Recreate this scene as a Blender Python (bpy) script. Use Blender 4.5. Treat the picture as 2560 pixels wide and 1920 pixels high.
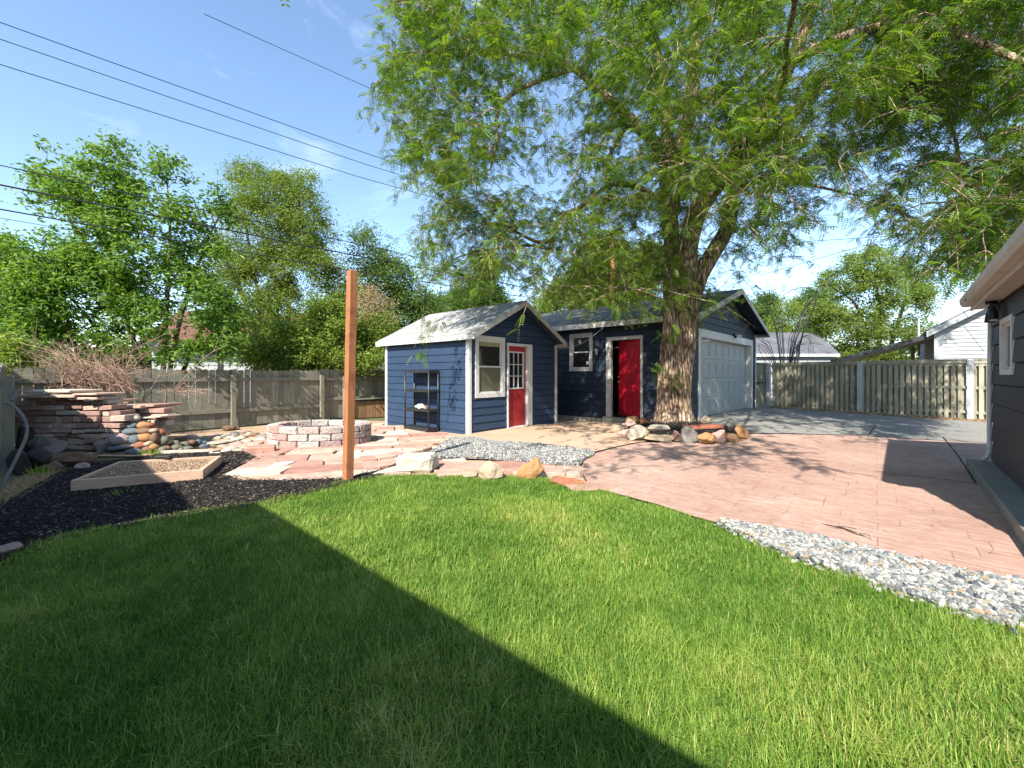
import bpy, bmesh, math, random
import numpy as np
from mathutils import Vector, noise
for o in list(bpy.data.objects): bpy.data.objects.remove(o)
SC = bpy.context.scene
R_ = math.radians
random.seed(7); rng = np.random.default_rng(7)
# ---------------------------------------------------------------- camera, sky, sun
F_, HZ, CH = 1055.0, 936.0, 1.35          # focal (px of a 2560 px wide picture), horizon row, eye height
cam = bpy.data.cameras.new('camera'); co = bpy.data.objects.new('camera', cam); SC.collection.objects.link(co)
co.location = (0, 0, CH); co.rotation_euler = (R_(90), 0, 0)
cam.sensor_width = 36; cam.lens = 36*F_/2560; cam.shift_y = -(960-HZ)/2560; cam.clip_end = 2000; cam.clip_start = .05
SC.camera = co
SUN_AZ = Vector((.42, .907)).normalized(); SUN_EL = R_(42)
W = bpy.data.worlds.new('World'); SC.world = W; W.use_nodes = True
wn = W.node_tree.nodes; wl = W.node_tree.links; wn.clear()
sky = wn.new('ShaderNodeTexSky'); sky.sky_type = 'NISHITA'; sky.sun_disc = False
sky.sun_elevation = SUN_EL; sky.sun_rotation = math.atan2(-SUN_AZ.x, -SUN_AZ.y); sky.altitude = 300; sky.air_density = 1.0; sky.dust_density = .5; sky.ozone_density = 1.3
tc = wn.new('ShaderNodeTexCoord'); mp = wn.new('ShaderNodeMapping'); mp.inputs['Scale'].default_value = (1.3, 1.3, 4.0); mp.inputs['Rotation'].default_value = (.2, .35, .5)
wl.new(tc.outputs['Generated'], mp.inputs['Vector'])
nz = wn.new('ShaderNodeTexNoise'); nz.inputs['Scale'].default_value = 1.7; nz.inputs['Detail'].default_value = 8; nz.inputs['Roughness'].default_value = .62; nz.inputs['Distortion'].default_value = .5
wl.new(mp.outputs[0], nz.inputs['Vector'])
cr = wn.new('ShaderNodeValToRGB'); cr.color_ramp.elements[0].position = .6; cr.color_ramp.elements[0].color = (0,0,0,1); cr.color_ramp.elements[1].position = .82; cr.color_ramp.elements[1].color = (.22,.22,.22,1)
wl.new(nz.outputs['Fac'], cr.inputs['Fac'])
mxw = wn.new('ShaderNodeMixRGB'); mxw.inputs['Color2'].default_value = (7.5, 8.0, 8.8, 1)
wl.new(cr.outputs['Color'], mxw.inputs['Fac']); wl.new(sky.outputs[0], mxw.inputs['Color1'])
bg = wn.new('ShaderNodeBackground'); bg.inputs['Strength'].default_value = .15
wo_ = wn.new('ShaderNodeOutputWorld'); tn = wn.new('ShaderNodeMixRGB'); tn.blend_type = 'MULTIPLY'; tn.inputs[0].default_value = 1; tn.inputs['Color2'].default_value = (1.0, 1.03, 1.03, 1); wl.new(mxw.outputs[0], tn.inputs['Color1']); wl.new(tn.outputs[0], bg.inputs['Color']); wl.new(bg.outputs[0], wo_.inputs['Surface'])
sl = bpy.data.lights.new('sun', 'SUN'); sl.energy = 4.8; sl.angle = R_(.53); sl.color = (1, .955, .88)
so = bpy.data.objects.new('sun', sl); SC.collection.objects.link(so)
so.rotation_euler = Vector((SUN_AZ.x*math.cos(SUN_EL), SUN_AZ.y*math.cos(SUN_EL), -math.sin(SUN_EL))).to_track_quat('-Z', 'Y').to_euler(); so.location = (-20, -30, 40)
SC.render.engine = 'CYCLES'
SC.view_settings.view_transform = 'Standard'; SC.view_settings.look = 'None'; SC.view_settings.exposure = 1.15; SC.view_settings.gamma = 1
SC.cycles.max_bounces = 8; SC.cycles.transparent_max_bounces = 8
# ---------------------------------------------------------------- terrain and pixel helpers
CP = [(x, y, 0) for x in (-14, -9, -5, -1, 3, 7) for y in (-2, 2, 5)] + [(-9, 9, 0), (-5, 8, 0), (-3.4, 11.6, -.03), (-.96, 9.43, 0), (1.3, 12, -.06), (1.67, 13.8, -.14), (2.9, 12.6, -.1),
      (0, 8, 0), (2.5, 9, 0), (4.1, 11.2, .02), (4.6, 9, .04), (5.2, 11.6, .13), (7, 13.4, .14), (8.8, 15.5, .12), (9.9, 16.2, .1), (13.5, 11.9, .02), (8, 10, .06), (6.5, 6, 0), (11, 9, .02), (-9, 13, 0), (-5.5, 12.3, 0), (-2, 16, -.1)]
_c = np.array(CP, float); _K = lambda d: np.exp(-(d/3.2)**2)
_w = np.linalg.solve(_K(np.linalg.norm(_c[:, None, :2]-_c[None, :, :2], axis=2)) + .05*np.eye(len(CP)), _c[:, 2])
def hz(x, y): return float((_K(np.hypot(_c[:, 0]-x, _c[:, 1]-y))*_w).sum())
def hzv(X, Y):
    X = np.asarray(X); Y = np.asarray(Y); s = np.zeros(X.shape)
    for (cx, cy, cz), w in zip(CP, _w): s += w*np.exp(-((X-cx)**2+(Y-cy)**2)/3.2**2)
    return s
def at(px, py, Y): return Vector(((px-1280)/F_*Y, Y, CH+(HZ-py)/F_*Y))
def G(px, py, dz=0):                         # ground point seen at a pixel of the photograph
    z = dz
    for _ in range(12):
        Y = (CH-z)*F_/max(py-HZ, 3); X = (px-1280)/F_*Y; z = .5*z+.5*(hz(X, Y)+dz)
    return Vector((X, Y, z))
def gz(v, dz=0): return Vector((v[0], v[1], hz(v[0], v[1])+dz))
# ---------------------------------------------------------------- tagging and mesh building
WO = {}
def tag(o, label=None, cat=None, group=None, kind=None):
    if label: o['label'] = label
    if cat: o['category'] = cat
    if group: o['group'] = group
    if kind: o['kind'] = kind
    return o
def empty(name, loc, label, cat, group=None):
    o = bpy.data.objects.new(name, None); SC.collection.objects.link(o); o.location = loc; o.empty_display_size = .2
    WO[o.name] = Vector(loc); return tag(o, label, cat, group)
def link_mesh(me, name, mats, parent=None, origin=None):
    o = bpy.data.objects.new(name, me); SC.collection.objects.link(o)
    pw = WO[parent.name] if parent else Vector((0, 0, 0))
    w = Vector(origin) if origin is not None else (pw if parent else Vector((0, 0, 0)))
    n = len(me.vertices)
    if w.length > 0 and n:
        a = np.empty(n*3, np.float32); me.vertices.foreach_get('co', a); a = a.reshape(-1, 3)-np.array(w, np.float32); me.vertices.foreach_set('co', a.ravel())
    o.location = w-pw
    if parent: o.parent = parent
    for m in (mats if isinstance(mats, (list, tuple)) else [mats]): me.materials.append(m)
    WO[o.name] = w; me.update(); return o
class MB:
    def __init__(s): s.v = []; s.f = []; s.m = []; s.r = []; s.cm = 0; s.cr = .5
    def face(s, idx): s.f.append(tuple(idx)); s.m.append(s.cm); s.r.append(s.cr)
    def poly(s, pts):
        b = len(s.v); s.v += [tuple(p) for p in pts]; s.face(range(b, b+len(pts)))
    def ob(s, o, x, y, z):                   # box from corner o and three edge vectors (right handed)
        o = Vector(o); x = Vector(x); y = Vector(y); z = Vector(z)
        if x.cross(y).dot(z) < 0: x, y = y, x
        b = len(s.v); s.v += [tuple(o+i*x+j*y+k*z) for k in (0, 1) for j in (0, 1) for i in (0, 1)]
        for q in ((0, 2, 3, 1), (4, 5, 7, 6), (0, 1, 5, 4), (2, 6, 7, 3), (0, 4, 6, 2), (1, 3, 7, 5)): s.face([b+i for i in q])
    def cb(s, c, sx, sy, sz, ax=(1, 0), bz=False):   # box by centre, sizes, local x direction in plan
        ax = Vector((ax[0], ax[1], 0)).normalized(); ay = Vector((-ax.y, ax.x, 0)); c = Vector(c)
        s.ob(c-ax*sx/2-ay*sy/2-Vector((0, 0, 0 if bz else sz/2)), ax*sx, ay*sy, Vector((0, 0, sz)))
    def beam(s, p, q, w, h, up=(0, 0, 1)):
        p = Vector(p); q = Vector(q); d = (q-p); L = d.length; d.normalize(); up = Vector(up)
        sd = d.cross(up)
        if sd.length < 1e-4: sd = d.cross(Vector((1, 0, 0)))
        sd.normalize(); u2 = sd.cross(d); s.ob(p-sd*w/2-u2*h/2, d*L, sd*w, u2*h)
    def tube(s, pts, rad, n=8, cap=True):
        pts = [Vector(p) for p in pts]; rad = rad if isinstance(rad, (list, tuple)) else [rad]*len(pts)
        b = len(s.v); pu = None
        for i, p in enumerate(pts):
            t = (pts[min(i+1, len(pts)-1)]-pts[max(i-1, 0)])
            if t.length < 1e-9: t = Vector((0, 0, 1))
            t.normalize()
            if pu is None: pu = t.cross(Vector((0, 0, 1))); pu = Vector((1, 0, 0)) if pu.length < .05 else pu
            u = (pu-t*pu.dot(t)).normalized(); pu = u; w = t.cross(u)
            for k in range(n):
                a = 2*math.pi*k/n; s.v.append(tuple(p+(u*math.cos(a)+w*math.sin(a))*rad[i]))
        for i in range(len(pts)-1):
            for k in range(n):
                k2 = (k+1) % n; s.face((b+i*n+k, b+i*n+k2, b+(i+1)*n+k2, b+(i+1)*n+k))
        if cap: s.face([b+k for k in range(n)][::-1]); s.face([b+(len(pts)-1)*n+k for k in range(n)])
    def prism(s, poly, z0, z1):              # poly: xy points; z0,z1 numbers
        n = len(poly); b = len(s.v)
        ar = sum(poly[i][0]*poly[(i+1) % n][1]-poly[(i+1) % n][0]*poly[i][1] for i in range(n))
        if ar < 0: poly = poly[::-1]
        s.v += [(p[0], p[1], z0) for p in poly]+[(p[0], p[1], z1) for p in poly]
        s.face([b+i for i in range(n)][::-1]); s.face([b+n+i for i in range(n)])
        for i in range(n): j = (i+1) % n; s.face((b+i, b+j, b+n+j, b+n+i))
    def build(s, name, mats, parent=None, origin=None, smooth=False, bevel=0, uv=None, base=False):
        me = bpy.data.meshes.new(name); me.from_pydata(s.v, [], s.f); me.update()
        if any(s.m): me.polygons.foreach_set('material_index', s.m)
        at_ = me.attributes.new('rnd', 'FLOAT', 'FACE'); at_.data.foreach_set('value', s.r)
        if smooth: me.polygons.foreach_set('use_smooth', [True]*len(s.f))
        if bevel:
            bm = bmesh.new(); bm.from_mesh(me); bmesh.ops.bevel(bm, geom=bm.edges[:], offset=bevel, segments=1, affect='EDGES', clamp_overlap=True); bm.to_mesh(me); bm.free()
        if uv: set_uv(me, *uv)
        if base and origin is None:
            a = np.array(s.v); origin = ((a[:, 0].min()+a[:, 0].max())/2, (a[:, 1].min()+a[:, 1].max())/2, a[:, 2].min())
        return link_mesh(me, name, mats, parent, origin)
def set_uv(me, U, V):
    n = len(me.vertices); a = np.empty(n*3, np.float32); me.vertices.foreach_get('co', a); a = a.reshape(-1, 3)
    li = np.empty(len(me.loops), np.int32); me.loops.foreach_get('vertex_index', li)
    uv = np.stack([a @ np.array(U, np.float32), a @ np.array(V, np.float32)], 1)[li]
    l = me.uv_layers.new(name='UVMap'); l.data.foreach_set('uv', uv.astype(np.float32).ravel())
def np_mesh(name, V, F, mats, rnd=None, parent=None, origin=None, smooth=False):
    me = bpy.data.meshes.new(name); V = np.asarray(V, np.float32).reshape(-1, 3); F = np.asarray(F, np.int32); k = F.shape[1]
    me.vertices.add(len(V)); me.vertices.foreach_set('co', V.ravel())
    me.loops.add(F.size); me.loops.foreach_set('vertex_index', F.ravel())
    me.polygons.add(len(F)); me.polygons.foreach_set('loop_start', np.arange(0, F.size, k, dtype=np.int32))
    if rnd is not None: at_ = me.attributes.new('rnd', 'FLOAT', 'FACE'); at_.data.foreach_set('value', np.asarray(rnd, np.float32))
    me.update(calc_edges=True)
    me.polygons.foreach_set('use_smooth', np.full(len(F), smooth))
    return link_mesh(me, name, mats, parent, origin)
def in_poly(X, Y, poly):
    ins = np.zeros(X.shape, bool); n = len(poly)
    for i in range(n):
        x1, y1 = poly[i][0], poly[i][1]; x2, y2 = poly[(i+1) % n][0], poly[(i+1) % n][1]
        c = ((y1 > Y) != (y2 > Y)) & (X < (x2-x1)*(Y-y1)/((y2-y1) if abs(y2-y1) > 1e-9 else 1e-9)+x1); ins ^= c
    return ins
def sample_poly(poly, n):
    xs = [p[0] for p in poly]; ys = [p[1] for p in poly]; oX = []; oY = []; c = 0
    while c < n:
        X = rng.uniform(min(xs), max(xs), n); Y = rng.uniform(min(ys), max(ys), n); m = in_poly(X, Y, poly); oX.append(X[m]); oY.append(Y[m]); c += m.sum()
    return np.concatenate(oX)[:n], np.concatenate(oY)[:n]
def parea(p): n = len(p); return abs(sum(p[i][0]*p[(i+1) % n][1]-p[(i+1) % n][0]*p[i][1] for i in range(n)))/2
def smooth_poly(p, k=4):
    n = len(p); out = []
    for i in range(n):
        p0, p1, p2, p3 = [Vector(p[(i+j-1) % n][:2]) for j in range(4)]
        for t in [q/k for q in range(k)]:
            out.append(.5*((2*p1)+(-p0+p2)*t+(2*p0-5*p1+4*p2-p3)*t*t+(-p0+3*p1-3*p2+p3)*t**3))
    return out
def sheet(name, poly, off, mat, uv=None, kind='structure', step=.6, label=None):
    bm = bmesh.new(); vs = [bm.verts.new((p[0], p[1], 0)) for p in poly]; f = bm.faces.new(vs)
    if f.normal.z < 0 or f.calc_area() < 0: pass
    xs = [p[0] for p in poly]; ys = [p[1] for p in poly]
    bmesh.ops.triangulate(bm, faces=bm.faces[:])
    for ax, lo, hi in ((0, min(xs), max(xs)), (1, min(ys), max(ys))):
        c = math.floor(lo/step)*step+step
        while c < hi:
            co_ = [0, 0, 0]; co_[ax] = c+.00137; no = [0, 0, 0]; no[ax] = 1
            bmesh.ops.bisect_plane(bm, geom=bm.verts[:]+bm.edges[:]+bm.faces[:], plane_co=co_, plane_no=no, dist=1e-5); c += step
    for v in bm.verts: v.co.z = hz(v.co.x, v.co.y)+off
    bm.normal_update()
    for f in bm.faces:
        if f.normal.z < 0: f.normal_flip()
    me = bpy.data.meshes.new(name); bm.to_mesh(me); bm.free()
    if uv: set_uv(me, *uv)
    o = link_mesh(me, name, mat); return tag(o, label, None, None, kind)
# ---------------------------------------------------------------- materials
def L3(c): return (c[0], c[1], c[2], 1)
def mul(c, k): return tuple(min(1, x*k) for x in c)
def newmat(name):
    m = bpy.data.materials.new(name); m.use_nodes = True; nt = m.node_tree; b = nt.nodes['Principled BSDF']; return m, nt, b
def ramp(nt, src, stops, interp='LINEAR'):
    r = nt.nodes.new('ShaderNodeValToRGB'); r.color_ramp.interpolation = interp
    e = r.color_ramp.elements
    while len(e) < len(stops): e.new(.5)
    for i, (p, c) in enumerate(stops): e[i].position = p; e[i].color = L3(c)
    nt.links.new(src, r.inputs['Fac']); return r.outputs['Color']
def ntex(nt, vec, scale, detail=4, rough=.55, dist=0):
    n = nt.nodes.new('ShaderNodeTexNoise'); n.inputs['Scale'].default_value = scale; n.inputs['Detail'].default_value = detail; n.inputs['Roughness'].default_value = rough; n.inputs['Distortion'].default_value = dist
    nt.links.new(vec, n.inputs['Vector']); return n.outputs['Fac']
def mapped(nt, src, sc=(1, 1, 1), rot=(0, 0, 0)):
    m = nt.nodes.new('ShaderNodeMapping'); m.inputs['Scale'].default_value = sc; m.inputs['Rotation'].default_value = rot; nt.links.new(src, m.inputs['Vector']); return m.outputs[0]
def mixc(nt, fac, a, b, mode='MIX'):
    m = nt.nodes.new('ShaderNodeMixRGB'); m.blend_type = mode
    for i, v in ((0, fac), (1, a), (2, b)):
        if isinstance(v, (int, float)): m.inputs[i].default_value = v
        elif isinstance(v, tuple): m.inputs[i].default_value = L3(v)
        else: nt.links.new(v, m.inputs[i])
    return m.outputs[0]
def math_(nt, op, a, b=0.):
    m = nt.nodes.new('ShaderNodeMath'); m.operation = op
    for i, v in ((0, a), (1, b)):
        if isinstance(v, (int, float)): m.inputs[i].default_value = v
        else: nt.links.new(v, m.inputs[i])
    return m.outputs[0]
def bump(nt, bsdf, h, strength=.4, dist=.01):
    b = nt.nodes.new('ShaderNodeBump'); b.inputs['Strength'].default_value = strength; b.inputs['Distance'].default_value = dist
    nt.links.new(h, b.inputs['Height']); nt.links.new(b.outputs[0], bsdf.inputs['Normal'])
def coord(nt, kind='Object'):
    t = nt.nodes.new('ShaderNodeTexCoord'); return t.outputs[kind]
def rattr(nt):
    a = nt.nodes.new('ShaderNodeAttribute'); a.attribute_name = 'rnd'; return a.outputs['Fac']
def MAT(name, c1, c2=None, scale=6, rough=.8, bmp=.3, bdist=.01, stretch=(1, 1, 1), fine=60, spec=.3, rvar=0, dirt=None, dscale=2., dist=0):
    """painted, wooden or stony surface: two tones by noise, fine grain, optional per-face tone and dirt"""
    m, nt, b = newmat(name); c2 = c2 or mul(c1, .75)
    oi = nt.nodes.new('ShaderNodeObjectInfo'); va = nt.nodes.new('ShaderNodeVectorMath'); va.operation = 'ADD'
    cm = nt.nodes.new('ShaderNodeCombineXYZ'); sc = math_(nt, 'MULTIPLY', oi.outputs['Random'], 37.)
    for i in range(3): nt.links.new(sc, cm.inputs[i])
    nt.links.new(coord(nt), va.inputs[0]); nt.links.new(cm.outputs[0], va.inputs[1])
    v = mapped(nt, va.outputs[0], stretch)
    n1 = ntex(nt, v, scale, 5, .6, dist); n2 = ntex(nt, v, fine, 3, .6)
    col = ramp(nt, n1, [(.3, c2), (.7, c1)])
    col = mixc(nt, .35, col, ramp(nt, n2, [(.35, mul(c2, .8)), (.65, mul(c1, 1.15))]))
    if rvar: col = mixc(nt, 1., col, ramp(nt, rattr(nt), [(0, (1-rvar,)*3), (1, (1+rvar,)*3)]), 'MULTIPLY')
    if dirt:
        nd = ntex(nt, va.outputs[0], dscale, 6, .65); f = ramp(nt, nd, [(.5, (0, 0, 0)), (.68, (1, 1, 1))]); col = mixc(nt, math_(nt, 'MULTIPLY', f, dirt[1]), col, dirt[0])
    nt.links.new(col, b.inputs['Base Color']); b.inputs['Roughness'].default_value = rough; b.inputs['Specular IOR Level'].default_value = spec
    if bmp: bump(nt, b, math_(nt, 'ADD', math_(nt, 'MULTIPLY', n1, .7), math_(nt, 'MULTIPLY', n2, .3)), bmp, bdist)
    return m
def STONES(name, stops, rough=.8, bmp=.5, scale=25, spec=.3, bdist=.01):
    m, nt, b = newmat(name); c = ramp(nt, rattr(nt), stops); v = coord(nt)
    n1 = ntex(nt, v, scale, 5, .6); c = mixc(nt, 1., c, ramp(nt, n1, [(.3, (.72,)*3), (.7, (1.15,)*3)]), 'MULTIPLY')
    nt.links.new(c, b.inputs['Base Color']); b.inputs['Roughness'].default_value = rough; b.inputs['Specular IOR Level'].default_value = spec
    bump(nt, b, n1, bmp, bdist); return m
def LEAF(name, stops, trans=.35, rough=.5):
    m, nt, b = newmat(name); out = nt.nodes['Material Output']
    c = ramp(nt, rattr(nt), stops)
    nt.links.new(c, b.inputs['Base Color']); b.inputs['Roughness'].default_value = rough; b.inputs['Specular IOR Level'].default_value = .35
    t = nt.nodes.new('ShaderNodeBsdfTranslucent'); nt.links.new(mixc(nt, 1., c, (1.6, 1.5, .6), 'MULTIPLY'), t.inputs['Color'])
    mx = nt.nodes.new('ShaderNodeMixShader'); mx.inputs[0].default_value = trans
    nt.links.new(b.outputs[0], mx.inputs[1]); nt.links.new(t.outputs[0], mx.inputs[2]); nt.links.new(mx.outputs[0], out.inputs['Surface']); return m
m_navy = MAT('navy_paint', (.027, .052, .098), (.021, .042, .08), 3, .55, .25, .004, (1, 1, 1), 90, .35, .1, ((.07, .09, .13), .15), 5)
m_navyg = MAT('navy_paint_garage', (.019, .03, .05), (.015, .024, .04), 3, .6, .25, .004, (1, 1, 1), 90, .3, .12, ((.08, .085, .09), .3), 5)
m_grayp = MAT('dark_gray_paint', (.04, .041, .045), (.03, .031, .035), 4, .6, .5, .006, (1, 1, 1), 120, .3, .1)
m_white = MAT('white_trim_paint', (.66, .65, .62), (.58, .57, .54), 5, .55, .15, .003, (1, 1, 1), 70, .35, 0, ((.42, .38, .32), .35), 7)
m_wold = MAT('weathered_white_trim', (.6, .58, .53), (.45, .43, .39), 9, .7, .4, .004, (1, 1, 1), 60, .3, 0, ((.25, .22, .18), .5), 6)
m_wside = MAT('white_siding_paint', (.36, .37, .375), (.32, .33, .335), 3, .6, .1, .003, (1, 1, 1), 50, .3, .05)
m_beige = MAT('beige_gutter_paint', (.55, .49, .42), (.46, .41, .35), 4, .55, .15, .003, (1, 1, 1), 60, .35, .05, ((.3, .26, .22), .3), 5)
m_red = MAT('red_door_paint', (.5, .012, .03), (.38, .01, .024), 5, .42, .2, .003, (1, 1, .4), 70, .4)
m_red2 = MAT('dull_red_door_paint', (.36, .022, .028), (.3, .018, .024), 5, .4, .15, .003, (1, 1, .4), 70, .45)
m_gdoor = MAT('garage_door_paint', (.41, .425, .41), (.37, .385, .37), 3, .45, .12, .002, (1, 1, 1), 80, .4)
m_dark = MAT('dark_fill_and_lap_shade', (.012, .011, .01), None, 5, .9, 0)  # near-black for inside floors, paving joints and the painted lap shadows on siding
m_black = MAT('black_plastic', (.028, .03, .029), (.018, .019, .019), 8, .42, .3, .003, (1, 1, 1), 100, .5)
m_blackm = MAT('black_metal', (.02, .02, .02), (.012, .012, .012), 8, .4, .2)
m_metal = MAT('galvanised_metal', (.45, .46, .46), (.33, .34, .34), 8, .4, .2, .003); 
m_brass = MAT('brass', (.6, .42, .16), (.45, .3, .1), 8, .3, .1); m_brass.node_tree.nodes['Principled BSDF'].inputs['Metallic'].default_value = .9
m_conc = MAT('concrete', (.29, .275, .24), (.2, .19, .168), 2.2, .9, .5, .006, (1, 1, 1), 45, .2, 0, ((.2, .19, .175), .5), 1.3)
m_found = MAT('foundation_concrete', (.4, .37, .3), (.25, .23, .18), 6, .9, .5, .01, (1, 1, 1), 45, .2, 0, ((.12, .11, .08), .6), 3)
m_post = MAT('cedar_post', (.46, .19, .08), (.27, .095, .04), 3.5, .75, .6, .006, (11, 11, .6), 26, .25, 0, ((.14, .05, .025), .6), 5)
m_fence = MAT('weathered_fence_wood', (.27, .25, .185), (.17, .155, .115), 4, .9, .5, .006, (9, 9, .8), 25, .15, .22, ((.1, .105, .085), .5), 2)
m_fence2 = MAT('olive_fence_wood', (.4, .37, .275), (.29, .265, .195), 4, .9, .5, .006, (9, 9, .8), 25, .15, .2, ((.16, .16, .12), .5), 2)
m_newwood = MAT('fresh_brown_board', (.42, .25, .12), (.27, .15, .07), 4, .85, .5, .006, (9, 9, .8), 25, .2, .3)
m_bed = MAT('raised_bed_board', (.62, .43, .3), (.46, .3, .2), 4, .85, .4, .005, (1, 1, 6), 30, .2, .1, ((.3, .2, .14), .4), 3)
m_gpost = MAT('gray_fence_post', (.5, .5, .5), (.38, .38, .38), 5, .8, .3, .004, (6, 6, 1), 30, .2)
m_glass, nt, b = newmat('window_glass'); b.inputs['Base Color'].default_value = (.02, .022, .02, 1); b.inputs['Roughness'].default_value = .06; b.inputs['Specular IOR Level'].default_value = .6
m_screen = MAT('window_screen', (.13, .13, .085), (.1, .1, .065), 20, .7, .2, .002, (1, 1, 1), 200, .3)
m_blind = MAT('olive_blind', (.3, .29, .16), (.22, .21, .12), 2, .8, .2)
m_wire = MAT('wire_black', (.03, .03, .035), None, 5, .6, 0)
m_rope = MAT('pale_rope', (.6, .6, .58), None, 20, .8, .2)
m_hose = MAT('gray_conduit', (.18, .165, .14), (.12, .11, .095), 12, .7, .3, .004)
m_dirt = MAT('dry_dirt', (.5, .36, .24), (.36, .24, .15), 5, .97, .8, .02, (1, 1, 1), 40, .1, 0, ((.25, .17, .1), .6), 2.5)
m_pad = MAT('tan_concrete', (.52, .37, .26), (.44, .3, .2), 1.4, .9, .35, .005, (1, 1, 1), 40, .15, 0, ((.4, .25, .16), .5), .9)
m_earth = MAT('earth', (.16, .14, .08), (.1, .1, .05), 1.2, .97, .6, .03, (1, 1, 1), 20, .1)
m_mulchb = MAT('mulch_base', (.018, .015, .014), (.01, .009, .009), 30, .95, .9, .03, (1, 1, 1), 80, .2)
m_soil = MAT('planter_soil', (.36, .25, .16), (.14, .095, .06), 25, .97, .9, .02, (1, 1, 1), 70, .1)
m_lawnb = MAT('lawn_base', (.07, .11, .02), (.045, .07, .018), 8, .97, .5, .02, (1, 1, 1), 60, .1)
def shingle(name, c1, c2, c3):
    m, nt, b = newmat(name); uv = coord(nt, 'UV'); br = nt.nodes.new('ShaderNodeTexBrick'); nt.links.new(uv, br.inputs['Vector'])
    br.inputs['Scale'].default_value = 1; br.inputs['Brick Width'].default_value = .32; br.inputs['Row Height'].default_value = .14; br.inputs['Mortar Size'].default_value = .006; br.inputs['Bias'].default_value = 0
    br.inputs['Color1'].default_value = L3(c1); br.inputs['Color2'].default_value = L3(c2); br.inputs['Mortar'].default_value = L3(c3)
    n = ntex(nt, coord(nt), 140, 2, .6); n3 = ntex(nt, coord(nt), 1.5, 4, .6)
    c = mixc(nt, 1., br.outputs['Color'], ramp(nt, n, [(.3, (.65,)*3), (.7, (1.3,)*3)]), 'MULTIPLY'); c = mixc(nt, 1., c, ramp(nt, n3, [(.3, (.8,)*3), (.7, (1.15,)*3)]), 'MULTIPLY')
    nt.links.new(c, b.inputs['Base Color']); b.inputs['Roughness'].default_value = .9; b.inputs['Specular IOR Level'].default_value = .2
    bump(nt, b, math_(nt, 'SUBTRACT', math_(nt, 'MULTIPLY', n, .3), br.outputs['Fac']), .6, .012); return m
m_shedroof = shingle('light_shingles', (.36, .35, .33), (.29, .285, .27), (.14, .135, .13))
m_garroof = shingle('gray_green_shingles', (.16, .165, .15), (.11, .115, .105), (.05, .05, .045))
m_redroof = shingle('red_shingles', (.2, .09, .07), (.16, .07, .055), (.08, .035, .03))
m_grayroof = shingle('neighbour_gray_shingles', (.15, .15, .16), (.12, .12, .13), (.07, .07, .07))
def stamped():
    m, nt, b = newmat('stamped_concrete'); uv = coord(nt, 'UV')
    nv = nt.nodes.new('ShaderNodeTexNoise'); nv.inputs['Scale'].default_value = 5; nt.links.new(uv, nv.inputs['Vector'])
    d = nt.nodes.new('ShaderNodeVectorMath'); d.operation = 'MULTIPLY_ADD'; nt.links.new(nv.outputs['Color'], d.inputs[0]); d.inputs[1].default_value = (.02, .02, 0); nt.links.new(uv, d.inputs[2])
    br = nt.nodes.new('ShaderNodeTexBrick'); nt.links.new(d.outputs[0], br.inputs['Vector']); br.offset = .37; br.squash = 1.6; br.squash_frequency = 3
    for k, v in (('Scale', 1), ('Brick Width', .42), ('Row Height', .23), ('Mortar Size', .006), ('Mortar Smooth', .6)): br.inputs[k].default_value = v
    br.inputs['Color1'].default_value = (1, 1, 1, 1); br.inputs['Color2'].default_value = (.93, .91, .9, 1); br.inputs['Mortar'].default_value = (.9, .88, .86, 1)
    st = ntex(nt, mapped(nt, uv, (3.2, 16, 1)), 1.6, 6, .7, .4); big = ntex(nt, uv, .55, 4, .6)
    c = ramp(nt, st, [(.28, (.31, .185, .14)), (.5, (.44, .295, .23)), (.72, (.56, .415, .33))])
    c = mixc(nt, 1., c, ramp(nt, big, [(.3, (.8, .72, .71)), (.7, (1.12, 1.12, 1.12))]), 'MULTIPLY'); c = mixc(nt, 1., c, br.outputs['Color'], 'MULTIPLY')
    fg = ntex(nt, mapped(nt, uv, (8, 60, 1)), 2, 5, .75); c = mixc(nt, 1., c, ramp(nt, fg, [(.32, (.66, .62, .6)), (.5, (1, 1, 1)), (.75, (1.12, 1.12, 1.12))]), 'MULTIPLY'); sp_ = ntex(nt, uv, 3.3, 7, .7); c = mixc(nt, math_(nt, 'MULTIPLY', ramp(nt, sp_, [(.56, (0, 0, 0)), (.7, (1, 1, 1))]), .35), c, (.27, .2, .17))
    ws = ntex(nt, uv, 2.1, 3, .5)         # joints only open in places
    jf = math_(nt, 'MULTIPLY', br.outputs['Fac'], ramp(nt, ws, [(.4, (0, 0, 0)), (.6, (1, 1, 1))])); c = mixc(nt, math_(nt, 'MULTIPLY', jf, .6), c, (.2, .11, .08))
    nt.links.new(c, b.inputs['Base Color']); b.inputs['Roughness'].default_value = .82; b.inputs['Specular IOR Level'].default_value = .25
    bump(nt, b, math_(nt, 'SUBTRACT', math_(nt, 'MULTIPLY', st, .5), jf), .5, .01); return m
m_stamp = stamped()
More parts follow.
